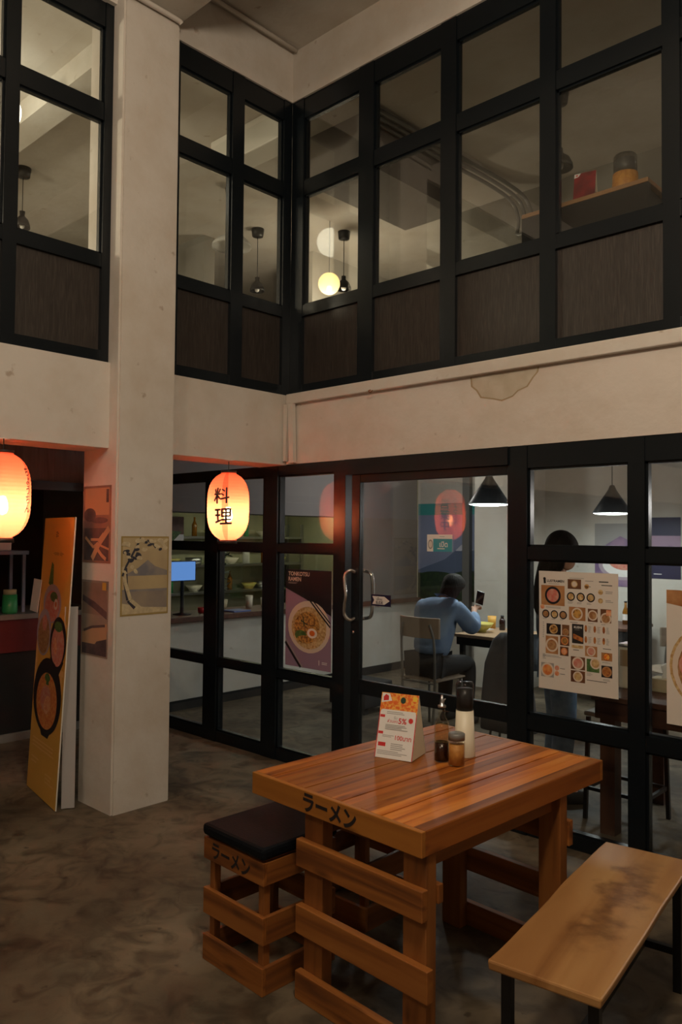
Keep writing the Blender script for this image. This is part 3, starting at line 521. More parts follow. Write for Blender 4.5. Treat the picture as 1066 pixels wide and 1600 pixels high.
# ------------------------------------------------------------------ pictures on the column
snow=[('r',0,0,1,1,'art_edge'),('r',.03,.02,.94,.96,'art_cream'),('r',.03,.28,.94,.10,'art_blue'),('r',.03,.08,.94,.22,'art_grey'),('p',[(.1,.52),(.35,.6),(.55,.7),(.7,.62),(.97,.56),(.97,.50),(.1,.5)],'art_blue'),('r',.03,.33,.94,.17,'art_cream'),('p',[(.03,.02),(.97,.03),(.97,.08),(.5,.1),(.03,.16)],'art_snow'),
 ('l',[(.08,.6),(.1,.4),(.16,.2),(.3,.10)],.09,'art_ink'),('l',[(.05,.62),(.09,.42),(.2,.2),(.4,.09)],.07,'art_snow'),('l',[(.03,.5),(.1,.62),(.25,.8),(.4,.98)],.04,'art_ink')]
random.seed(3)
for i in range(46):
    x=random.uniform(.04,.48) if i<30 else random.uniform(.5,.95); y=random.uniform(.55 if x<.3 else .72,.96) if i<30 else random.uniform(.82,.96)
    snow.append(('e',x,y,random.uniform(.025,.07),random.uniform(.012,.03),'art_snow' if i%3 else 'art_ink',random.uniform(-.9,.6)))
tag(sheet('wall_print',(-4.1188,2.490,1.158),(0,1,0),(1,0,0),.333,.475,'art_edge',snow),'yellowed print of a snowy tree by a lake on the broad column side','print','old prints taped to the column')
dusk=[('r',0,0,1,1,'art_dusk'),('r',.06,.55,.88,.42,'art_sand'),('r',.06,.42,.88,.2,'art_dusk'),('r',.06,.03,.88,.42,'art_dark'),('e',.25,.62,.22,.09,'art_dark'),('e',.6,.55,.3,.04,'art_dark'),('l',[(.35,.05),(.6,.25),(.95,.45)],.12,'art_sand'),('l',[(.1,.33),(.4,.2),(.55,.25)],.06,'art_sand'),('l',[(.5,.2),(.7,.1),(.85,.05)],.07,'art_sand'),('l',[(.3,.3),(.6,.3),(.75,.38)],.05,'art_sand'),('r',.83,.78,.09,.17,'art_dark'),('l',[(.5,.25),(.95,.18)],.04,'art_sand')]
tag(sheet('wall_print',(-4.50,2.4538,1.47),(1,0,0),(0,-1,0),.325,.468,'art_dusk',dusk),'dusk print of pale branches, upper one on the narrow column side','print','old prints taped to the column')
road=[('r',0,0,1,1,'art_grey'),('r',.04,.55,.92,.42,'art_road'),('p',[(.04,.72),(.5,.62),(.96,.5),(.96,.6),(.5,.72),(.04,.8)],'art_dark'),('p',[(.04,.3),(.96,.45),(.96,.25),(.3,.12),(.04,.15)],'art_sand'),('l',[(.1,.32),(.4,.38),(.9,.42)],.05,'art_dark'),('r',.04,.02,.92,.14,'art_dark'),('p',[(.3,.02),(.96,.02),(.96,.25),(.6,.2)],'art_dark'),('r',.78,.88,.14,.1,'art_yellow')]
tag(sheet('wall_print',(-4.502,2.4538,.905),(1,0,0),(0,-1,0),.312,.458,'art_grey',road),'faded print of a curved shore, lower one on the narrow column side','print','old prints taped to the column')
# ------------------------------------------------------------------ orange standee leaning by the column
SB=thing('promotion_board','tall orange board with bowls of noodles leaning beside the column','sign',(-4.39,2.275,0),0)
def bowl(cx,cy,rx,ry,rim,fill,ang=0,spark=None,hole=.8):
    q=[('e',cx,cy,rx,ry,rim,ang),('e',cx,cy-ry*.13,rx*hole,ry*hole,fill,ang)]
    return q
bs_=[('l',[(.04,.72),(.04,.35)],.05,'pale_orange'),('r',.80,.61,.17,.02,'pale_orange'),('r',.86,.50,.05,.11,'pale_orange'),('r',.80,.45,.17,.02,'pale_orange'),('r',.88,.30,.05,.15,'pale_orange'),
 ('t','ฮะ',.47,.93,.035,'brown_print',.01),('t','~ramen day~',.55,.865,.022,'brown_print'),('p',[(.28,.76),(.35,.84),(.42,.83),(.45,.74)],'greens')]
bs_+=bowl(.45,.69,.30,.07,'bowl_lilac','meat')+[('e',.5,.715,.12,.018,'greens'),('e',.58,.69,.06,.02,'egg_white'),('e',.58,.69,.03,.01,'egg_yolk')]
bs_+=bowl(.24,.58,.25,.085,'bowl_lilac','broth_brown')+[('e',.25,.615,.08,.03,'meat',.5)]
bs_+=[('p',[(.5,.5),(.74,.42),(.95,.5)],'bowl_black')]+bowl(.73,.56,.26,.09,'bowl_black','meat')+[('e',.72,.615,.13,.018,'greens'),('e',.65,.545,.06,.03,'salmon',.4)]
bs_+=[('p',[(.16,.3),(.38,.215),(.6,.215),(.84,.3)],'bowl_black')]+bowl(.49,.36,.47,.135,'bowl_black','broth_red',0,None,.74)+[('e',.45,.35,.17,.045,'meat',.3),('e',.52,.33,.12,.03,'salmon',.6),('e',.48,.425,.09,.015,'greens'),('p',[(.44,.40),(.54,.40),(.5,.45)],'greens')]
bs_+=[('b',.12,.16,.75,.04,3,'pale_orange'),('b',.1,.10,.3,.03,2,'pale_orange'),('b',.6,.06,.3,.04,3,'pale_orange')]
pu=Vector((-.596,.088,0)); W_=pu.length; # bottom edge, right corner to left corner
o0=Vector((-5.0,2.365,0)); u_=(Vector((-4.41,2.262,0))-o0); w_=u_.length; u_.normalize(); nrm=Vector((u_.y,-u_.x,0)); 
lean=.035; upv=Vector((.03,0,1))+(-nrm)*lean; upv.normalize(); nn=u_.cross(upv).normalized()
bd=sheet('printed_board',o0+Vector((0,0,.006)),u_,nn,w_,1.74,['orange_board','foam_edge'],bs_,None,.008,upv)
bd.parent=SB; bd.matrix_parent_inverse=Matrix.Translation(-SB.location)
o=sheet('rear_strut',o0+u_*(w_-.02)+Vector((0,.04,.006)),(.35,.65,0),(.65,-.35,0),.075,1.2,'grey_cloth_light',[],None,.006,(0,0,1)); o.parent=SB; o.matrix_parent_inverse=Matrix.Translation(-SB.location)
tag(sheet('white_leaflet',(-5.13,2.42,1.13),(.93,-.2,0),(-.2,-.97,0),.2,.22,'white_paper',[],None,.003,(.25,0,1)),'plain white card peeking out left of the orange board','card')
# ------------------------------------------------------------------ posters on the glass
tp=[('r',0,0,1,1,'bowl_black'),('p',[(0,0),(1,0),(1,.55),(.45,.70),(0,.80)],'lilac_print'),('e',.52,.42,.46,.265,'bowl_white'),('e',.52,.41,.38,.215,'noodle_pale'),('e',.48,.42,.28,.15,'noodle',.2),('e',.35,.33,.13,.05,'greens'),('e',.45,.29,.18,.04,'noodle'),('e',.60,.36,.11,.05,'egg_white'),('e',.60,.36,.06,.028,'egg_yolk'),('l',[(.35,.80),(.98,.44)],.025,'bowl_black'),('l',[(.42,.80),(.98,.48)],.02,'bowl_black'),('l',[(0,.24),(.35,.0)],.04,'bowl_black'),('l',[(0,.28),(.4,.0)],.02,'grey_print'),('l',[(.4,.52),(.42,.42)],.02,'herb'),('l',[(.35,.48),(.5,.44)],.02,'herb'),
 ('t','TONKOTSU',.055,.935,.058,'bowl_white',.02,False),('t','RAMEN',.055,.88,.058,'bowl_white',.02,False),('b',.06,.85,.25,.018,2,'grey_print'),('t','l',.75,.05,.07,'white_card',.02),('b',.81,.06,.14,.03,2,'white_card')]
tag(sheet('food_poster',(-4.235,3.9305,.70),(1,0,0),(0,-1,0),.465,.70,'white_paper',tp,None,.0015),'dark noodle bowl poster with chopsticks on the glass left of the door','poster')
random.seed(11)
mp=[('t','LUSTRAMEN',.105,.908,.029,'black_print',.03,False),('e',.075,.935,.018,.012,'black_print'),('l',[(.075,.94),(.08,.895)],.03,'black_print'),('b',.13,.89,.18,.01,1,'grey_print')]
def dish(x,y,w2,h2,bg,rim,fill,off=(0,0),s=.42):
    mp.append(('r',x,y,w2,h2,bg)); cx,cy_=x+w2/2+off[0],y+h2/2+off[1]; k=min(w2,h2*.64/.455)*1.0
    mp.append(('e',cx,cy_,k*s,k*s*.71,rim)); mp.append(('e',cx,cy_,k*s*.75,k*s*.53,fill))
def ring(cx,cy_,rr,rim,fill): mp.append(('e',cx,cy_,rr,rr*.71,rim)); mp.append(('e',cx,cy_,rr*.72,rr*.51,fill))
dish(.03,.71,.31,.17,'tan_print','bowl_black','meat',s=.44); dish(.38,.86,.17,.08,'brown_print','noodle_pale','bowl_white',s=.36)
ring(.62,.885,.03,'noodle_pale','noodle'); 
for i in range(3): ring(.42+i*.125,.795,.052,'bowl_black','noodle_pale'); mp.append(('b',.38+i*.12,.735,.07,.02,2,'grey_print'))
for y in (.845,.775): ring(.79,y,.03,'noodle_pale','noodle_pale'); mp.append(('b',.85,y-.012,.1,.025,2,'grey_print'))
mp+=[('b',.60,.925,.14,.012,1,'grey_print'),('b',.77,.92,.18,.02,1,'black_print'),('b',.8,.895,.14,.015,1,'black_print'),('b',.60,.88,.08,.01,1,'black_print'),('b',.4,.945,.3,.01,1,'grey_print')]
ring(.045,.695,.028,'salmon','salmon'); mp.append(('b',.09,.685,.2,.018,2,'grey_print'))
for i in range(3): ring(.09+i*.115,.635,.05,'bowl_black','broth_brown' if i-1 else 'noodle_pale'); mp.append(('b',.05+i*.115,.59,.06,.01,1,'grey_print'))
dish(.395,.60,.21,.11,'tan_print','bowl_white','noodle',s=.46); dish(.635,.60,.12,.105,'brown_print','bowl_white','broth_brown',s=.5); dish(.79,.60,.13,.11,'brown_print','bowl_white','broth_brown',(.0,-.02),s=.5); mp.append(('r',.86,.66,.06,.045,'salmon'))
mp+=[('b',.41,.575,.16,.015,1,'grey_print'),('b',.64,.58,.08,.01,1,'grey_print'),('b',.8,.58,.08,.01,1,'grey_print')]
dish(.10,.465,.19,.09,'bowl_black','noodle_pale','noodle',s=.44); dish(.305,.465,.095,.09,'brown_print','tan_print','broth_brown',(0,-.015),s=.42)
dish(.09,.30,.165,.15,'tan_print','bowl_white','broth_brown',s=.5); dish(.28,.38,.12,.08,'brown_print','broth_red','noodle',s=.42); dish(.28,.295,.11,.075,'brown_print','broth_red','salmon',s=.4)
mp+=[('r',.435,.41,.145,.16,'black_print'),('t','KUSHI',.51,.535,.026,'white_card',.02),('b',.47,.52,.09,.006,1,'grey_print'),('p',[(.45,.45),(.57,.425),(.575,.46),(.45,.49)],'grilled')]
for r_ in range(2):
    for c2 in range(3): mp.append(('e',.61+c2*.11,.54-r_*.09,.016,.028,'grilled')); mp.append(('b',.64+c2*.11,.51-r_*.09,.04,.055,6,'grey_print'))
mp+=[('r',.43,.37,.145,.025,'noodle_pale'),('b',.45,.35,.10,.012,1,'black_print'),('b',.82,.385,.1,.012,1,'black_print')]
dish(.60,.315,.15,.085,'tan_print','bowl_white','meat',s=.46); dish(.80,.295,.13,.065,'tan_print','grilled','carrot_mix',s=.5); mp.append(('b',.81,.275,.11,.012,2,'grey_print'))
dish(.42,.195,.18,.105,'brown_print','bowl_white','meat',s=.5); dish(.62,.19,.155,.105,'greens','bowl_white','noodle_pale',(0.03,.02),s=.44); dish(.80,.16,.13,.095,'bowl_black','tan_print','grilled',s=.46)
dish(.42,.09,.18,.095,'brown_print','bowl_white','noodle_pale',s=.46); dish(.03,.10,.17,.12,'grey_print','bowl_white','broth_red',s=.5); ring(.24,.185,.03,'salmon','meat'); ring(.24,.14,.03,'salmon','salmon')
mp+=[('b',.28,.18,.09,.01,1,'black_print'),('b',.28,.135,.1,.01,1,'black_print'),('b',.62,.155,.08,.03,3,'grey_print'),('b',.62,.115,.3,.012,1,'black_print'),('b',.05,.27,.32,.02,2,'grey_print'),('b',.05,.25,.05,.05,4,'grey_print'),('b',.05,.43,.02,.14,9,'grey_print'),('b',.82,.13,.09,.02,2,'grey_print')]
tag(sheet('menu_poster',(-2.168,3.9185,.822),(1,0,0),(0,-1,0),.452,.642,'menu_paper',mp,None,.0015,(0,0,1),.007),'white ramen menu sheet full of dish photos taped on the glass','menu')
fp=[('p',[(0,1),(0,.90),(1,.78),(1,1)],'tan_print'),('e',.85,.42,.75,.40,'noodle_pale'),('e',.85,.42,.69,.365,'bowl_white'),('e',.9,.40,.52,.27,'broth_brown'),('e',.8,.45,.2,.1,'meat'),('e',1-.1,.3,.1,.05,'greens')]
tag(sheet('bowl_poster',(-1.472,3.9185,.742),(1,0,0),(0,-1,0),.46,.655,'menu_paper',[s for s in fp if s[0]=='p']+[('e',.5,.44,.47,.33,'noodle_pale'),('e',.5,.44,.44,.31,'bowl_white'),('e',.52,.43,.405,.27,'broth_brown'),('e',.24,.45,.11,.09,'meat'),('e',.62,.36,.1,.05,'greens')],None,.0015),'large bowl picture poster on the glass at the right edge','poster')
st=[('p',[(.25,.0),(1,0),(1,.75),(.25,.75)],'teal_print'),('t','เปิด',.66,.28,.42,'white_card',.02),('b',.42,.12,.45,.12,1,'white_card'),('b',.5,.85,.2,.06,1,'grey_print'),('e',.14,.42,.10,.28,'grey_print'),('e',.14,.42,.07,.2,'menu_paper')]
tag(sheet('open_sticker',(-2.945,3.9255,1.555),(1,0,0),(0,-1,0),.19,.105,'white_card',st,None,.001),'white and teal open sticker high on the sliding door glass','sticker')
sd=[('r',0,0,1,1,'navy_print'),('p',[(.05,.15),(.68,.15),(.95,.5),(.68,.85),(.05,.85),(.15,.5)],'white_card'),('t','เลื่อน',.42,.5,.33,'navy_print',.01),('t','SLIDE',.42,.2,.33,'navy_print',.03)]
tag(sheet('slide_sticker',(-3.40,3.9255,1.188),(1,0,0),(0,-1,0),.165,.075,'navy_print',sd,None,.001),'small dark arrow sticker reading slide beside the door handle','sticker')
# ------------------------------------------------------------------ pendant lamps
def pendant(label,loc,zc,r_=.18,h=.18,lit=True,group='cone pendants in the dining room',shade='black_metal',name='pendant_lamp',emi='lamp_cool'):
    R=thing(name,label,'lamp',loc,0,group)
    bm=bmesh.new(); lathe(bm,[(r_,0),(r_+.002,.006),(.04,h),(.022,h+.045),(.0,h+.05)],closed=False); bmesh.ops.solidify(bm,geom=bm.faces[:],thickness=.002)
    obj('lamp_shade',bm,shade,R)
    bm=bmesh.new(); lathe(bm,[(0,-.014),(r_*.5,-.012),(r_*.8,-.006),(r_*.96,.003),(r_*.93,.012),(0,.012)]); obj('diffuser',bm,emi if lit else 'shade_white',R)
    bm=bmesh.new(); tube(bm,[(0,0,h+.04),(0,0,zc-loc[2]-.02)],.004,6); obj('cord',bm,'cord_black',R)
    bm=bmesh.new(); lathe(bm,[(0,zc-loc[2]-.03),(.05,zc-loc[2]-.03),(.05,zc-loc[2]-.001),(0,zc-loc[2]-.001)],seg=16); obj('canopy',bm,'black_plastic',R)
    return R
pendant('black cone pendant seen through the sliding door over the diner',(-3.93,6.18,1.945),2.45,.19,.24)
pendant('black cone pendant seen through the glass above the taped menu',(-3.19,7.15,1.88),2.45,.18,.22)
pendant('black cone pendant over the table just right of the view',(-.6,6.0,1.93),2.45,.18,.22)
def bulbpend(label,loc,zc,r_=.1,shade='grey_metal',group='unlit pendants in the upper rooms'):
    R=thing('pendant_lamp',label,'lamp',loc,0,group)
    bm=bmesh.new(); lathe(bm,[(r_,0),(r_*.97,.03),(r_*.75,.075),(r_*.3,.11),(.025,.15),(.0,.155)],closed=False); bmesh.ops.solidify(bm,geom=bm.faces[:],thickness=.002); obj('lamp_shade',bm,shade,R)
    bm=bmesh.new(); lathe(bm,[(0,-.01),(r_*.25,.0),(r_*.35,.03),(r_*.2,.07),(0,.09)],seg=16); obj('light_bulb',bm,'shade_white',R)
    bm=bmesh.new(); tube(bm,[(0,0,.15),(0,0,zc-loc[2]-.02)],.004,6); obj('cord',bm,'cord_black',R)
    bm=bmesh.new(); lathe(bm,[(0,zc-loc[2]-.09),(.06,zc-loc[2]-.08),(.07,zc-loc[2]-.001),(0,zc-loc[2]-.001)],seg=16); obj('canopy',bm,'black_plastic',R)
bulbpend('unlit grey dome pendant in the window above the shelf',(-2.77,5.30,4.40),ZI,.1)
bulbpend('unlit dark pendant seen through the upper window beside the white globe',(-5.79,6.18,4.33),ZI,.085,'black_metal')
bulbpend('unlit small pendant seen through the narrow upper window right of the column',(-6.44,5.50,4.29),ZI,.08,'black_metal')
bulbpend('unlit pale saucer pendant seen through the upper window touching the column',(-5.86,4.68,4.40),ZI,.19,'shade_white')
bulbpend('unlit dark pendant seen in the bright upper left room',(-6.95,3.13,4.42),ZI,.07,'black_metal')
G=thing('globe_lamp','glowing white paper globe lamp in the far upper room','lamp',(-5.70,5.86,4.30))
bm=bmesh.new(); lathe(bm,[(.115*math.sin(PI*i/16),-.115*math.cos(PI*i/16)) for i in range(17)],seg=24,closed=False); obj('paper_globe',bm,'globe_paper',G)
bm=bmesh.new(); lathe(bm,[(.025*math.sin(PI*i/8),-.05-.03*math.cos(PI*i/8)) for i in range(9)],seg=14,closed=False); obj('light_bulb',bm,'globe_bulb',G)
bm=bmesh.new(); tube(bm,[(0,0,.113),(0,0,ZI-4.30-.001)],.003,6); obj('cord',bm,'cord_black',G)
G=thing('globe_lamp','bright round ceiling lamp at the left edge of the upper windows','lamp',(-5.47,2.29,4.62))
bm=bmesh.new(); lathe(bm,[(.14*math.sin(PI*i/16),-.14*math.cos(PI*i/16)) for i in range(17)],seg=24,closed=False); obj('paper_globe',bm,'room_lamp',G)
bm=bmesh.new(); tube(bm,[(0,0,.138),(0,0,ZI-4.62-.001)],.003,6); obj('cord',bm,'cord_black',G)
# ------------------------------------------------------------------ upper right room
SH=thing('wall_shelf','wooden shelf with a black front behind the upper right window','shelf',(-2.0,4.2,3.55))
obj('shelf_board',B((-.36,.39,-.15,.15,-.025,0)),'shelf_wood',SH,bevel=.003); obj('front_board',B((-.36,.39,-.145,-.115,-.22,-.0251)),'black_metal',SH); [obj('bracket',B((x,x+.03,-.1149,.14,-.2,-.0255)),'black_metal',SH) for x in (-.33,.33)]
K=thing('tent_card','dark red folded card standing on the upper shelf','card',(-2.04,4.065,3.5505),math.radians(12))
for nm,sg in (('front_panel',1),('rear_panel',-1)):
    ti=math.atan2(.035,.16); cc,ss=math.cos(ti),math.sin(ti)
    if sg>0: sheet(nm,(0,0,0),(1,0,0),(0,-cc,ss),.12,.164,'maroon_card',[('p',[(.0,1),(.3,1),(.2,.88),(0,.84)],'white_card'),('e',.12,.93,.05,.03,'red_print')],K,.001,(0,ss,cc))
    else: sheet(nm,(.12,.07,0),(-1,0,0),(0,cc,ss),.12,.163,'cream_plastic',[],K,.001,(0,-ss,cc))
bm=bmesh.new()
v=[bm.verts.new(p) for p in ((.119,.002,0),(.119,.068,0),(.119,.035,.158))]; bm.faces.new(v); v=[bm.verts.new(p) for p in ((.118,.002,0),(.118,.068,0),(.118,.035,.158))]; bm.faces.new(v[::-1]); obj('side_gusset',bm,'cream_plastic',K)
J=thing('storage_jar','cylinder jar with orange base and dark clear top on the upper shelf','jar',(-1.77,4.14,3.5505))
bm=bmesh.new(); lathe(bm,[(0,0),(.068,0),(.07,.005),(.066,.09),(0,.09)]); obj('orange_base',bm,'chili_powder',J); bm=bmesh.new(); lathe(bm,[(0,.0905),(.062,.0905),(.062,.185),(.055,.195),(0,.197)]); obj('dark_cover',bm,'clear_plastic',J); bm=bmesh.new(); lathe(bm,[(0,.092),(.05,.092),(.05,.17),(0,.17)]); obj('stacked_cups',bm,'grey_metal',J)
for i in range(3):
    k=i*.07; bm=bmesh.new(); tube(bm,arc([(-4.02+k,4.5,ZI-.03),(-3.98+k,5.6,ZI-.03),(-3.93+k,6.2,ZI-.05),(-3.88+k,6.48,ZI-.12),(-3.84+k,6.53,ZI-.27),(-3.84+k,6.53,4.60),(-3.82+k,6.50,4.52),(-3.6+k,6.45,4.50)],5),.017,8)
    tag(obj('conduit',bm,'grey_metal'),['leftmost','middle','rightmost'][i]+' of the three grey conduits bending down in the upper right room','conduit','three bent grey conduits')
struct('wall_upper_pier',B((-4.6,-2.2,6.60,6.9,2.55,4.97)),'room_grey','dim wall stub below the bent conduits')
bm=B((-5.3,-4.36,3.99,4.2,4.72,4.9695)); tag(obj('air_conditioner',bm,'white_plastic',bevel=.01),'white ceiling air conditioner seen through the narrow upper window','air conditioner')
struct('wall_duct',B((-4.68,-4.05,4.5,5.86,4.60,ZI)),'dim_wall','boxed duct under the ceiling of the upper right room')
# ------------------------------------------------------------------ counter, kitchen
tag(obj('counter_top',B((-6.62,-6.08,4.14,7.99,.8201,.87)),'brown_wood',bevel=.004),'dark brown worktop along the kitchen counter','worktop')
MN=thing('tablet_screen','blue lit till screen on the kitchen counter','screen',(-6.3,4.48,.87))
bm=bmesh.new(); lathe(bm,[(0,0),(.09,0),(.09,.01),(.02,.02),(.015,.33),(0,.33)],seg=16); obj('stand',bm,'black_plastic',MN)
o=obj('housing',B((-.03,0,-.19,.16,.32,.52)),'black_plastic',MN); obj('screen',B((.0003,.002,-.18,.15,.33,.51)),'screen_blue',MN)
tag(obj('folder',B((-6.32,-6.12,4.98,5.2,.8703,.884)),'blue_plastic',bevel=.003),'blue folder lying on the kitchen counter','folder')
bm=bmesh.new(); 
PL=thing('potted_plant','dark leafy potted plant standing on the kitchen counter','potted plant',(-6.5,5.12,.87))
lathe(bm,[(0,0),(.05,0),(.065,.1),(.055,.1),(0,.09)],seg=16); obj('pot',bm,'pot_cream',PL)
bm=bmesh.new(); random.seed(5)
for i in range(60):
    a=random.uniform(0,2*PI); t=random.uniform(0,1); b0=Vector((math.cos(a)*.05*t,math.sin(a)*.05*t,.12+t*.5)); d_=Vector((math.cos(a),math.sin(a),random.uniform(-.4,.6))).normalized(); s0=d_.cross(Vector((0,0,1))).normalized()*.022; Ln=random.uniform(.07,.13)
    v=[bm.verts.new(p) for p in (b0,b0+d_*Ln*.5+s0,b0+d_*Ln,b0+d_*Ln*.5-s0)]; bm.faces.new(v)
tube(bm,[(0,0,.08),(0.01,0,.3),(0,0,.6)],.007,6); obj('foliage',bm,'leaf',PL)
for i,(x,y,c,h) in enumerate(((-6.4,4.3,'white_plastic',.10),(-6.35,4.75,'red_print',.05),(-6.45,5.45,'cream_plastic',.13),(-6.4,5.62,'white_plastic',.10),(-6.4,5.75,'steel',.16),(-6.45,6.1,'yellow_bowl',.1),(-6.4,6.4,'amber_glass',.2),(-6.45,6.6,'cream_plastic',.16),(-6.4,6.85,'white_plastic',.2),(-6.4,7.1,'steel',.13))):
    nm=['cup','sauce_tub','canister','cup','steel_canister','bowl','bottle','canister','bottle','steel_canister'][i]
    bm=bmesh.new()
    if nm=='bottle': lathe(bm,[(0,0),(.033,0),(.033,h*.6),(.012,h*.8),(.012,h),(0,h)],seg=16)
    elif nm=='bowl': lathe(bm,[(0,0),(.04,0),(.09,h*.8),(.085,h*.8),(.03,.02),(0,.02)],seg=20)
    else: lathe(bm,[(0,0),(.035,0),(.04,h),(.036,h),(.033,.01),(0,.01)],seg=16)
    lb=['white cup at the near end of the kitchen counter beside the till screen','low red sauce tub on the counter right of the till screen','cream canister on the counter right of the leafy plant','white cup on the counter between the cream and first steel canister','taller steel canister in the middle of the kitchen counter','yellow bowl on the far half of the kitchen counter','amber bottle on the far half of the kitchen counter','cream canister behind the dark noodle poster on the counter','white bottle near the far end of the kitchen counter','short steel canister at the far end of the kitchen counter'][i]
    tag(obj(nm,bm,c,loc=(x,y,.8702)),lb,nm.replace('_',' ').replace('steel canister','canister'),'small vessels on the kitchen counter')
KL=thing('strip_light','lit strip lamp under a kitchen hood behind the counter','lamp',(-7.6,6.6,1.98)); obj('housing',B((-.08,.08,-1.6,1.4,.02,.08)),'white_plastic',KL); obj('tube',B((-.03,.03,-1.55,1.35,0,.0199)),'kitchen_tube',KL); [obj('suspension_bar',B((-.01,.01,y,y+.02,.0801,.4699)),'steel',KL) for y in (-1.2,1)]
KS=thing('kitchen_shelf','steel shelving at the back of the kitchen','shelf',(-8.4,6.6,0))
for z in (.9,1.25,1.62): obj('shelf_board',B((-.19,.15,-1.6,1.35,z-.03,z)),'steel',KS)
[obj('post',B((x,x+.03,y,y+.0395,0,1.8)),'steel',KS) for x in (-.19,.12) for y in (-1.64,1.3501)]
random.seed(9); vess=[('bowl','yellow_bowl'),('bottle','amber_glass'),('canister','white_plastic'),('bowl','cream_plastic'),('bottle','green_plastic'),('pan','steel')]
prot={}
for j,z in enumerate((.9,1.25,1.62)):
    for i in range(9):
        nm,mt=vess[(i*5+j*2)%6]; y=5.2+i*.31+random.uniform(-.04,.04)
        if nm+mt not in prot:
            bm=bmesh.new()
            if nm=='bowl': lathe(bm,[(0,0),(.05,0),(.11,.08),(.105,.08),(.05,.01),(0,.01)],seg=20)
            elif nm=='bottle': lathe(bm,[(0,0),(.035,0),(.035,.15),(.012,.2),(.012,.25),(0,.25)],seg=14)
            elif nm=='pan': lathe(bm,[(0,0),(.1,0),(.11,.09),(.105,.09),(.095,.01),(0,.01)],seg=20)
            else: lathe(bm,[(0,0),(.05,0),(.05,.16),(.04,.18),(0,.18)],seg=16)
            o=obj(nm,bm,mt); prot[nm+mt]=o
        else: o=prot[nm+mt].copy(); COL.objects.link(o)
        o.location=(-8.4,y,z+.0005); cn={'yellow_bowl':'yellow','amber_glass':'amber','white_plastic':'white','cream_plastic':'cream','green_plastic':'green','steel':'steel'}[mt]
        tag(o,f'blurred {cn} {nm} on the {["low","middle","top"][j]} kitchen shelf behind the counter',nm,f'{cn} {nm}s on the {["low","middle","top"][j]} kitchen shelf')
tag(sheet('painted_sign',(-6.49,4.20,1.55),(0,1,0),(1,0,0),.42,.27,'white_card',[('r',0,.35,1,.65,'brown_print'),('e',.3,.4,.3,.22,'white_card'),('p',[(.45,.5),(.7,.1),(.95,.45)],'greens')],None,.01),'white sign with a green leaf shape above the kitchen counter','sign')
# ------------------------------------------------------------------ kiosk at the left
KX=-6.15
KI=thing('kiosk_counter','dark red fronted kiosk counter behind the left lantern','counter',(-6.5,1.4,0))
obj('kerb',B((-.35,.36,-3.5,2.2,0,.06)),'concrete_grey',KI); obj('lower_front',B((-.33,.33,-3.5,2.2,.0601,.70)),'black_plastic',KI); obj('red_front',B((-.34,.35,-3.5,2.2,.7001,.96)),'dark_red',KI); obj('counter_board',B((-.36,.37,-3.5,2.2,.9601,1.0)),'grey_metal',KI)
struct('wall_kiosk_fascia',B((-6.25,-6.15,-3,3.849,2.07,2.4499)),'kiosk_board','brown vertical boards above the kiosk opening')
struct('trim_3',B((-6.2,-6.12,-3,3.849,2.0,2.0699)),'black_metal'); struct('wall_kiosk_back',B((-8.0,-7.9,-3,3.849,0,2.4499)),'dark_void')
SR=thing('shelf_rack','blue grey metal rack standing on the kiosk counter','rack',(-6.4,2.55,1.0005))
obj('shelf_board',B((-.15,.15,-1.0,.38,.47,.50)),'blue_metal',SR)
[obj('post',B((x,x+.02,y,y+.025,0,.4699)),'blue_metal',SR) for y in (-.98,.12,.34) for x in (.11,-.13)]
tag(obj('white_box',B((-6.5,-6.28,2.50,2.80,1.501,1.70)),'white_plastic',bevel=.01),'white box on the blue grey rack under the left lantern','box')
tag(obj('grey_curtain',B((-6.62,-6.60,2.5,2.95,1.55,2.0)),'grey_cloth'),'grey cloth hanging behind the left lantern','curtain')
UJ=thing('utensil_jar','tan pot of wooden utensils on the kiosk counter','utensil pot',(-6.3,2.57,1.0005))
bm=bmesh.new(); lathe(bm,[(0,0),(.06,0),(.065,.2),(.058,.2),(.055,.01),(0,.01)],seg=18); obj('pot',bm,'wood_utensil',UJ)
for i in range(4): bm=bmesh.new(); tube(bm,[(0.01*i-.02,.01*i-.01,.02),(.03*i-.04,.05*i-.05,.33)],[.008,.013],8); obj('utensil',bm,'wood_utensil',UJ)
GJ=thing('green_jar','green plastic jar with a tan lid on the kiosk counter','jar',(-6.25,2.78,1.0005))
bm=bmesh.new(); lathe(bm,[(0,0),(.055,0),(.06,.02),(.055,.15),(0,.15)],seg=20); obj('body',bm,'green_plastic',GJ); bm=bmesh.new(); lathe(bm,[(0,.1505),(.05,.1505),(.05,.19),(0,.19)],seg=20); obj('lid',bm,'pot_cream',GJ)
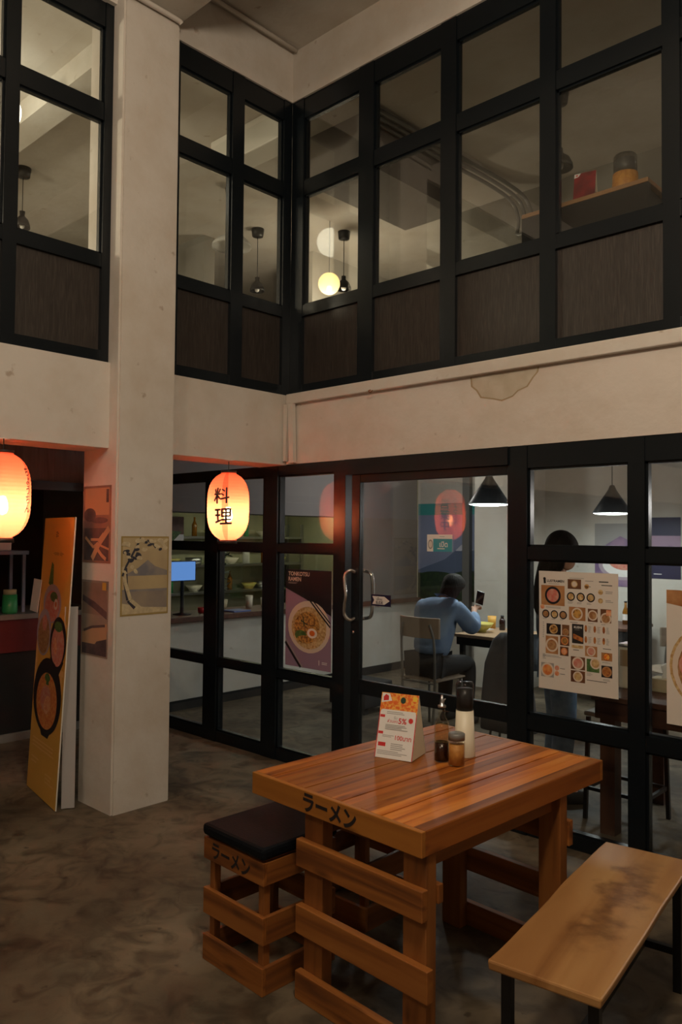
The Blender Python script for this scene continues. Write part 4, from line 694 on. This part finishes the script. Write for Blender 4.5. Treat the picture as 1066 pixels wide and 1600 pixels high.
# ------------------------------------------------------------------ dining room
mu=[('r',0,0,1,1,'sky_blue'),('r',0,.88,1,.12,'cyan_print'),('p',[(0,.30),(.35,.42),(.55,.56),(.62,.57),(.8,.45),(1,.33),(1,.15),(0,.15)],'hill_blue'),('p',[(.48,.51),(.55,.57),(.62,.58),(.7,.52),(.63,.51),(.6,.53),(.55,.51)],'snow_print'),('r',0,0,1,.27,'forest'),('e',.25,.25,.22,.04,'forest'),('e',.7,.26,.25,.05,'forest')]
tag(sheet('wall_mural',(-6.14,7.997,.86),(1,0,0),(0,-1,0),1.2,1.20,'sky_blue',mu,None,.004),'blue mountain and forest picture on the wall behind the diner','picture')
struct('trim_4',B((-5.42,-5.32,7.93,7.9929,0,2.45)),'grey_metal','grey upright beside the mountain picture')
fd=[('r',0,0,1,1,'purple_print'),('p',[(0,.55),(.5,.8),(1,.6),(1,1),(0,1)],'grey_print'),('e',.55,.36,.48,.26,'bowl_lilac'),('e',.55,.36,.40,.21,'white_card'),('e',.58,.42,.32,.16,'meat')]
tag(sheet('food_poster',(-3.76,7.997,1.14),(1,0,0),(0,-1,0),.56,.66,'white_card',fd,None,.003),'purple toned plate poster on the back wall under the pendant','poster')
fd=[('r',0,0,1,1,'navy_print'),('r',0,.45,1,.25,'lilac_print'),('e',.5,.45,.3,.12,'purple_print'),('b',.1,.06,.3,.03,1,'white_card')]
tag(sheet('food_poster',(-3.16,7.997,1.24),(1,0,0),(0,-1,0),.30,.62,'white_card',fd,None,.003),'dark blue poster on the back wall at the right edge','poster')
def table(label,x0,x1,yy0,yy1,zt,top,leg,ap=.11,th=.03,lw=.085):
    R=thing('dining_table',label,'table',((x0+x1)/2,(yy0+yy1)/2,0)); a,b=(x1-x0)/2,(yy1-yy0)/2
    obj('tabletop',B((-a,a,-b,b,zt-th,zt)),top,R,bevel=.004); obj('apron',B((-a+.02,a-.02,-b+.01,-b+.03,zt-th-ap,zt-th-.0001),(-a+.02,a-.02,b-.03,b-.01,zt-th-ap,zt-th-.0001),(-a+.02,-a+.04,-b+.0301,b-.0301,zt-th-ap,zt-th-.0001),(a-.04,a-.02,-b+.0301,b-.0301,zt-th-ap,zt-th-.0001)),leg,R)
    for sx_ in (-1,1):
        for sy_ in (-1,1):
            cx,cy_=sx_*(a-.04-lw/2),sy_*(b-.031-lw/2); obj('leg',B((cx-lw/2,cx+lw/2,cy_-lw/2,cy_+lw/2,0,zt-th-.0002)),leg,R)
    return R
table('brown wooden table just inside the glass under the taped menu',-2.0,-.75,4.2,5.05,.77,'brown_wood','brown_post',.10,.03)
table('tan topped table where the diner eats',-4.20,-3.0,6.02,6.72,.755,'table_tan','black_metal',.07,.03,.04)
table('dark table with bottles near the back wall',-3.9,-3.1,7.25,7.9,.79,'brown_wood','dark_cloth',.35,.03)
bm=bmesh.new()
HS=thing('high_stool','black square framed metal stool at the table inside the glass','stool',(-1.945,4.555+.0,0))
for x in (-.18,.18):
    for y in (-.165,.165):
        bm=bmesh.new(); bar(bm,(x,y,0),(x*.92,y*.92,.595),.022); obj('leg',bm,'black_metal',HS)
obj('footrest',B((-.168,.168,-.17,-.15,.17,.19),(-.168,.168,.15,.17,.17,.19),(-.18,-.16,-.149,.149,.17,.19),(.16,.18,-.149,.149,.17,.19)),'black_metal',HS)
obj('seat',B((-.19,.19,-.17,.17,.6,.625)),'chair_wood',HS,bevel=.01)
def chair(label,loc,rz,seat_h=.46,back=.97):
    R=thing('dining_chair',label,'chair',loc,rz,'metal framed chairs in the dining room')
    obj('seat',B((-.2,.2,-.2,.2,seat_h-.015,seat_h)),'chair_wood',R,bevel=.006)
    bm=B((-.205,.205,-.012,.012,0,.17)); bmesh.ops.subdivide_edges(bm,edges=[e for e in bm.edges if abs((e.verts[0].co-e.verts[1].co).x)>.2],cuts=8)
    for v in bm.verts: v.co.y+=.04*(v.co.x/.2)**2
    obj('backrest',bm,'chair_wood',R,(0,-.225,back-.17),bevel=.004)
    for x in (-1,1):
        bm=bmesh.new(); tube(bm,arc([(x*.17,-.24,0),(x*.17,-.21,.25),(x*.17,-.20,seat_h+.02),(x*.17,-.215,back-.2),(x*.14,-.2365,back-.05)],5),.011,8); obj('leg',bm,'grey_metal',R)
        bm=bmesh.new(); tube(bm,[(x*.18,.2,0),(x*.17,.18,seat_h-.016)],.011,8); obj('leg',bm,'grey_metal',R)
    bm=bmesh.new(); tube(bm,[(-.17,-.2,seat_h-.03),(.17,-.2,seat_h-.03)],.009,8); tube(bm,[(-.17,.18,seat_h-.03),(.17,.18,seat_h-.03)],.009,8); obj('seat_frame',bm,'grey_metal',R)
    return R
chair('wooden backed chair with grey legs that the diner in blue sits on',(-4.03,5.46,0),0)
chair('wooden backed chair standing right of the table with bottles',(-2.75,7.3,0),math.radians(60),.46,.86)
GC=thing('grey_coat','grey coat draped over the chair beside the door post','coat',(-3.24,5.36,0))
bm=bmesh.new(); lathe(bm,[(.0,.90),(.06,.90),(.13,.84),(.20,.66),(.24,.4),(.26,.16),(.0,.16)],seg=32,squash=(.9,.6))
for v in bm.verts: a=math.atan2(v.co.y,v.co.x); k=1+.08*math.sin(a*5+v.co.z*3); v.co.x*=k; v.co.y*=k
obj('draped_cloth',bm,'grey_cloth',GC)
bm=bmesh.new(); [tube(bm,[(x,y,0),(x*.8,y*.8,.2)],.01,8) for x in (-.12,.12) for y in (-.08,.08)]; obj('chair_legs',bm,'grey_metal',GC)
# tableware of the diner
bm=bmesh.new(); lathe(bm,[(0,0),(.045,0),(.04,.012),(.085,.045),(.112,.085),(.107,.085),(.08,.05),(.03,.02),(0,.02)]); NB=thing('noodle_bowl','yellow ramen bowl on the tan table in front of the diner','bowl',(-4.07,6.28,.7555)); obj('bowl',bm,'yellow_bowl',NB); bm=bmesh.new(); lathe(bm,[(0,.07),(.093,.068),(.093,.066),(0,.06)]); obj('noodles',bm,'noodle_pale',NB)
SB2=thing('soy_bottle','small dark soy bottle by the white pier','bottle',(-4.02,6.56,.7555)); bm=bmesh.new(); lathe(bm,[(0,0),(.028,0),(.03,.09),(.014,.115),(.0,.115)],seg=18); obj('body',bm,'soy',SB2); bm=bmesh.new(); lathe(bm,[(0,.1155),(.016,.1155),(.016,.14),(0,.14)],seg=14); obj('cap',bm,'black_plastic',SB2)
CU=thing('drink_cup','clear cup with a white straw at the right of the bowl','cup',(-3.80,6.42,.7555)); bm=bmesh.new(); lathe(bm,[(0,0),(.03,0),(.04,.1),(.038,.1),(.028,.005),(0,.005)],seg=18); obj('cup',bm,'bottle_glass',CU); bm=bmesh.new(); tube(bm,[(0,0,.01),(.04,.03,.17)],.004,6); obj('straw',bm,'white_plastic',CU)
OC=thing('orange_cup','orange condiment cup behind the yellow bowl','cup',(-4.16,6.6,.7555)); bm=bmesh.new(); lathe(bm,[(0,0),(.035,0),(.042,.12),(.039,.12),(.03,.01),(0,.01)],seg=18); obj('cup',bm,'orange_board',OC)
tag(obj('paper_napkin',B((-4.19,-4.10,6.42,6.54,.7555,.762)),'white_card'),'white paper napkin left of the soy bottle','napkin')
def beer(label,loc,mt):
    R=thing('drink_bottle',label,'bottle',loc,0,'bottles on the dark table at the back'); bm=bmesh.new(); lathe(bm,[(0,0),(.03,0),(.031,.12),(.013,.17),(.012,.215),(0,.215)],seg=18); obj('body',bm,mt,R); bm=bmesh.new(); lathe(bm,[(0,.2152),(.014,.2152),(.014,.228),(0,.228)],seg=12); obj('cap',bm,'black_plastic',R); bm=bmesh.new(); lathe(bm,[(.0315,.04),(.0315,.1)],seg=18,closed=False); obj('bottle_label',bm,'white_card',R)
beer('amber beer bottle with a white label seen just right of the taped menu',(-3.28,7.66,.7905),'amber_glass'); beer('red labelled bottle beside the amber beer bottle',(-3.175,7.74,.7905),'red_sauce')
ND=thing('napkin_dispenser','tall chrome napkin dispenser on the table inside the glass','dispenser',(-1.92,4.55,.7705)); obj('body',B((-.05,.05,-.06,.06,0,.24)),'cream_plastic',ND,bevel=.008); obj('chrome_top',B((-.052,.052,-.062,.062,.2401,.26)),'chrome',ND,bevel=.006); obj('front_slot',B((-.035,.035,-.063,-.0605,.13,.225)),'wood_utensil',ND)
TB=thing('tissue_box','pale green tissue box with a white tissue on the table inside the glass','tissue box',(-1.72,4.58,.7705)); obj('box',B((-.08,.08,-.06,.06,0,.075)),'pot_cream',TB,bevel=.004)
bm=bmesh.new(); lathe(bm,[(.03,.0751),(.022,.10),(.035,.14),(.01,.16),(0,.15)],seg=9,squash=(1,.5),closed=False); obj('tissue',bm,'white_card',TB)
LT=thing('pen_lighter','small blue and silver pepper mill on the table inside the glass','mill',(-1.66,4.72,.7705)); bm=bmesh.new(); lathe(bm,[(0,0),(.016,0),(.016,.09),(0,.09)],seg=14); obj('body',bm,'blue_plastic',LT); bm=bmesh.new(); lathe(bm,[(0,.0902),(.018,.0902),(.012,.12),(0,.13)],seg=14); obj('top',bm,'chrome',LT)
tag(obj('low_crate',B((-5.2,-4.75,5.4,5.8,.06,.28),(-5.18,-5.12,5.42,5.48,0,.0599),(-4.83,-4.77,5.42,5.48,0,.0599),(-5.18,-5.12,5.72,5.78,0,.0599),(-4.83,-4.77,5.72,5.78,0,.0599)),'dark_cloth',bevel=.01),'low dark crate on castors inside the glass under the noodle poster','crate')
# ------------------------------------------------------------------ people
def skin(name,nodes,edges,mat,parent,sub=2,loc=None):
    keys=list(nodes); me=bpy.data.meshes.new(name); me.from_pydata([nodes[k][0] for k in keys],[(keys.index(a),keys.index(b)) for a,b in edges],[]); o=bpy.data.objects.new(name,me); COL.objects.link(o); o.parent=parent
    me.materials.append(M[mat]); md=o.modifiers.new('skin','SKIN'); md.use_smooth_shade=True
    for i,k in enumerate(keys):
        r_=nodes[k][1]; me.skin_vertices[0].data[i].radius=(r_,r_) if not isinstance(r_,tuple) else r_
    me.skin_vertices[0].data[0].use_root=True
    s=o.modifiers.new('sub','SUBSURF'); s.levels=sub; s.render_levels=sub; return o
def chain(*k): return list(zip(k,k[1:]))
def lerp(a,b,t): return tuple(a[i]+(b[i]-a[i])*t for i in range(3))
def hand(nodes,edges,s,wrist,d,side,up,scale=1.0,curl=.6):
    """palm + five fingers; d: pointing direction, side: towards the thumb, up: back of the hand"""
    w=Vector(wrist); d,side,up=Vector(d).normalized(),Vector(side).normalized(),Vector(up).normalized(); k=scale
    nodes['palm'+s]=(tuple(w+d*.045*k),.024*k); edges.append(('wr'+s,'palm'+s))
    for i,(off,ln) in enumerate(((.027,.066),(.009,.075),(-.009,.070),(-.026,.055))):
        b=w+d*.085*k+side*off*k; m1=b+(d*math.cos(curl*.6)-up*math.sin(curl*.6))*ln*.5*k; e_=m1+(d*math.cos(curl*1.7)-up*math.sin(curl*1.7))*ln*.5*k
        nodes[f'f{i}a'+s]=(tuple(b),.0095*k); nodes[f'f{i}b'+s]=(tuple(m1),.0085*k); nodes[f'f{i}c'+s]=(tuple(e_),.007*k); edges+= [('palm'+s,f'f{i}a'+s)]+chain(f'f{i}a'+s,f'f{i}b'+s,f'f{i}c'+s)
    t0=w+d*.03*k+side*.03*k; t1=t0+(d*.6+side*.7-up*.3).normalized()*.03*k; t2=t1+(d*.9+side*.1-up*.4).normalized()*.028*k
    nodes['t0'+s]=(tuple(t0),.011*k); nodes['t1'+s]=(tuple(t1),.0095*k); nodes['t2'+s]=(tuple(t2),.0075*k); edges+=[('palm'+s,'t0'+s)]+chain('t0'+s,'t1'+s,'t2'+s)
def person(label,loc,rz,J,shirt,legs_mat,sleeve='wr',hairlen=.25,skirt=False,hand_dir=((.2,.9,.3),(-.2,.9,.3))):
    R=thing('person',label,'person',loc,rz); g=lambda k:J[k]
    nd={'pelvis':(g('pelvis'),(.13,.10)),'waist':(g('waist'),(.11,.085)),'chest':(g('chest'),(.135,.095)),'neck0':(g('neck0'),.055),'neck1':(g('neck1'),.048)}
    hc=Vector(g('head')); hd=(Vector(g('face'))).normalized(); hu=(hc-Vector(g('neck1'))).normalized(); hs=hd.cross(hu).normalized()
    nd['jaw']=(tuple(hc-hu*.055+hd*.03),(.05,.055)); nd['head']=(tuple(hc+hu*.0),(.073,.085)); nd['crown']=(tuple(hc+hu*.07-hd*.01),(.06,.07)); nd['nose']=(tuple(hc-hu*.02+hd*.105),.010); nd['chin']=(tuple(hc-hu*.095+hd*.06),.02)
    nd['mouth']=(tuple(hc-hu*.058+hd*.09),.012)
    ed=chain('pelvis','waist','chest','neck0','neck1','jaw','head','crown')+[('head','nose'),('jaw','chin'),('jaw','mouth')]
    for s in 'LR':
        sg=-1 if s=='L' else 1
        nd['ear'+s]=(tuple(hc+hs*sg*.085-hu*.01),.012); ed.append(('head','ear'+s))
        nd['sh'+s]=(g('sh'+s),.052); nd['el'+s]=(g('el'+s),.038); nd['fa'+s]=(lerp(g('el'+s),g('wr'+s),.35),.036); nd['wr'+s]=(g('wr'+s),.025)
        ed+=[('chest','sh'+s)]+chain('sh'+s,'el'+s,'fa'+s,'wr'+s)
        nd['hip'+s]=(g('hip'+s),.085); nd['kn'+s]=(g('kn'+s),.055); nd['cf'+s]=(lerp(g('kn'+s),g('an'+s),.3),.052); nd['an'+s]=(g('an'+s),.035); nd['toe'+s]=(g('toe'+s),.032); ed+=[('pelvis','hip'+s)]+chain('hip'+s,'kn'+s,'cf'+s,'an'+s,'toe'+s)
        dd=hand_dir[0 if s=='L' else 1]; hand(nd,ed,s,g('wr'+s),dd,(-sg*1.0,.1,.1),(0,-.2,1),1.0,.8)
    skin('body',nd,ed,'skin',R)
    # clothes
    c={'p':(lerp(g('pelvis'),g('waist'),.25),(.19,.15)),'w':(g('waist'),(.18,.145)),'c':(g('chest'),(.19,.15)),'n':(lerp(g('chest'),g('neck0'),.8),(.12,.10)),'n2':(lerp(g('neck0'),g('neck1'),.4),(.075,.07))}
    ce=chain('p','w','c','n','n2')
    for s in 'LR':
        c['s'+s]=(g('sh'+s),.088); c['m'+s]=(lerp(g('sh'+s),g('el'+s),.5),.088); c['e'+s]=(g('el'+s),.082); c['f'+s]=(lerp(g('el'+s),g('wr'+s),.5),.065); c['h'+s]=(lerp(g('el'+s),g('wr'+s),.86),.042); ce+=[('c','s'+s)]+chain('s'+s,'m'+s,'e'+s,'f'+s,'h'+s)
    skin('shirt',c,ce,shirt,R)
    t={'p':(g('pelvis'),(.155,.12))}; te=[]
    for s in 'LR':
        t['h'+s]=(g('hip'+s),.10); t['t'+s]=(lerp(g('hip'+s),g('kn'+s),.55),.09); t['k'+s]=(g('kn'+s),.076); t['c'+s]=(lerp(g('kn'+s),g('an'+s),.45),.072); t['a'+s]=(lerp(g('kn'+s),g('an'+s),.9),.062); te+=[('p','h'+s)]+chain('h'+s,'t'+s,'k'+s,'c'+s,'a'+s)
    skin('trousers',t,te,legs_mat,R)
    # hair: cap plus a fall down the back
    bm=bmesh.new(); nu,nv=28,18; rows=[]
    for iv in range(nv+1):
        th=PI*iv/nv*.97+.001; row=[]
        for iu in range(nu):
            ph=2*PI*iu/nu; lx=math.sin(th)*math.sin(ph); ly=-math.sin(th)*math.cos(ph); lz=math.cos(th)   # ly<0: back of the head
            p=hc-hd*.012+hu*.022+hs*lx*.098+hd*ly*.11+hu*lz*.115
            back=max(0,-ly)
            if lz<.2:
                front=max(0,ly)
                p-=hd*front*.085*min(1,(.2-lz)*2.2)          # open the face
                bk=max(0,math.cos(ph))
                if bk>.0 or abs(lx)>.6: p-=(Vector((0,0,1))*hairlen*(.25+bk)*.8+hd*hairlen*.35*bk)*(.2-lz)
            row.append(bm.verts.new(p+hs*.003*math.sin(iu*5.1)))
        rows.append(row)
    for a_,b_ in zip(rows,rows[1:]):
        for iu in range(nu):
            fc=bm.faces.new([a_[iu],a_[(iu+1)%nu],b_[(iu+1)%nu],b_[iu]]); fc.smooth=True
    bm.faces.new(rows[0]); bm.faces.new(rows[-1][::-1]); obj('hair',bm,'hair',R)
    for s in 'LR':
        bm=bmesh.new(); an,to=Vector(g('an'+s)),Vector(g('toe'+s)); lathe(bm,[(0,-.0),(.045,.0),(.05,.03),(.04,.07),(0,.085)],seg=16,squash=(.85,2.4)); o=obj('shoe',bm,'shoe',R,((an.x+to.x)/2,(an.y+to.y)/2,0.0005))
    bm=bmesh.new()
    for sg in (-1,1):
        cpt=hc+hs*sg*.032+hd*.078+hu*.005; lathe(bm,[(.011*math.sin(PI*i/8),-.011*math.cos(PI*i/8)) for i in range(9)],tuple(cpt),12,closed=False)
    obj('eyes',bm,'black_plastic',R)
    return R
J1=dict(pelvis=(0,-.02,.56),waist=(0,.03,.74),chest=(0,.12,.96),neck0=(0,.19,1.09),neck1=(0,.23,1.14),head=(0,.32,1.205),face=(0,.75,-.6),
 shL=(-.17,.14,1.04),shR=(.17,.14,1.04),elL=(-.21,.30,.83),elR=(.24,.30,.84),wrL=(-.06,.46,.90),wrR=(.13,.47,1.0),hipL=(-.10,.0,.55),hipR=(.10,.0,.55),knL=(-.12,.40,.54),knR=(.12,.40,.54),anL=(-.12,.38,.09),anR=(.12,.38,.09),toeL=(-.12,.5,.045),toeR=(.12,.5,.045))
P1=person('person in a loose blue denim shirt seated at the tan table, bent over a bowl',(-4.04,5.44,0),0,J1,'denim','dark_cloth',hairlen=.42)
PH=thing('phone','dark phone held up in the hand of the diner in blue','phone',(-3.90,5.99,1.10),.3); o=obj('case',B((-.036,.036,-.004,.004,-.07,.07)),'phone',PH,bevel=.003)
PH.rotation_euler=(.5,.3,.3)
J2=dict(pelvis=(0,0,.92),waist=(0,.0,1.06),chest=(0,.02,1.27),neck0=(0,.0,1.41),neck1=(0,.01,1.46),head=(0,.03,1.555),face=(0,.95,-.3),
 shL=(-.17,.0,1.36),shR=(.17,.0,1.36),elL=(-.23,.05,1.08),elR=(.23,.05,1.08),wrL=(-.15,.25,1.0),wrR=(.15,.25,1.0),hipL=(-.09,0,.9),hipR=(.09,0,.9),knL=(-.10,.02,.49),knR=(.10,.02,.49),anL=(-.1,-.02,.08),anR=(.1,-.02,.08),toeL=(-.11,.11,.045),toeR=(.11,.11,.045))
person('person with dark hair and navy top standing behind the taped menu',(-2.42,4.62,0),math.radians(-50),J2,'navy_cloth','jeans',hairlen=.3,hand_dir=((.3,.9,-.1),(-.3,.9,-.1)))
# sub-parts: pieces fixed to a part of their thing
for root in [o for o in bpy.data.objects if o.parent is None]:
    kids={}
    for c in root.children: kids.setdefault(c.name.split('.')[0],c)
    for ch_,pa in (('canopy','cord'),('cap','body'),('bottle_label','body'),('pourer','glass_body'),('lid','glass_body'),('screen','housing'),('tube','housing'),('straw','cup'),('noodles','bowl'),('succulent','pot'),('tissue','box'),('painted_characters','apron' if 'apron' in kids else 'slat'),('stacked_cups','clear_cover'),('bottom_ring','paper_shade'),('top_ring','paper_shade'),('painted_character','paper_shade')):
        if ch_ in kids and pa in kids:
            for c in list(root.children):
                if c.name.split('.')[0]==ch_ and c is not kids[pa]: c.parent=kids[pa]
# ------------------------------------------------------------------ lights
def area(name,loc,size,power,col,rot=(0,0,0),shape='DISK'):
    l=bpy.data.lights.new(name,'AREA'); l.shape=shape; l.size=size; l.energy=power; l.color=col; o=bpy.data.objects.new(name,l); COL.objects.link(o); o.location=loc; o.rotation_euler=rot; return o
def point(name,loc,r_,power,col):
    l=bpy.data.lights.new(name,'POINT'); l.shadow_soft_size=r_; l.energy=power; l.color=col; o=bpy.data.objects.new(name,l); COL.objects.link(o); o.location=loc; return o
point('court_lamp',(-.5,.9,4.0),.22,165,(1,.81,.60))
point('court_lamp',(-1.2,-2.2,4.9),.3,95,(1,.83,.64))
point('upper_left_room_lamp',(-6.4,.3,4.0),.2,165,(1,.86,.62))
point('upper_far_room_lamp',(-5.9,6.2,3.9),.12,32,(1,.84,.60))
point('upper_right_room_lamp',(1.2,6.5,4.2),.2,11,(1,.92,.78))
point('dining_fill',(-1.0,6.3,1.9),.1,25,(1,.92,.88))
point('dining_fill',(-5.2,6.3,2.25),.1,20,(1,.95,.88))  # added fill with no fixture, brightens the mural the pier shades from the pendant
w=bpy.data.worlds.new('world'); S.world=w; w.use_nodes=True; w.node_tree.nodes['Background'].inputs[0].default_value=(1,.85,.7,1); w.node_tree.nodes['Background'].inputs[1].default_value=.01
vs_=S.view_settings; vs_.view_transform='Standard'; vs_.look='None'; vs_.gamma=1; vs_.use_curve_mapping=False; vs_.exposure=0
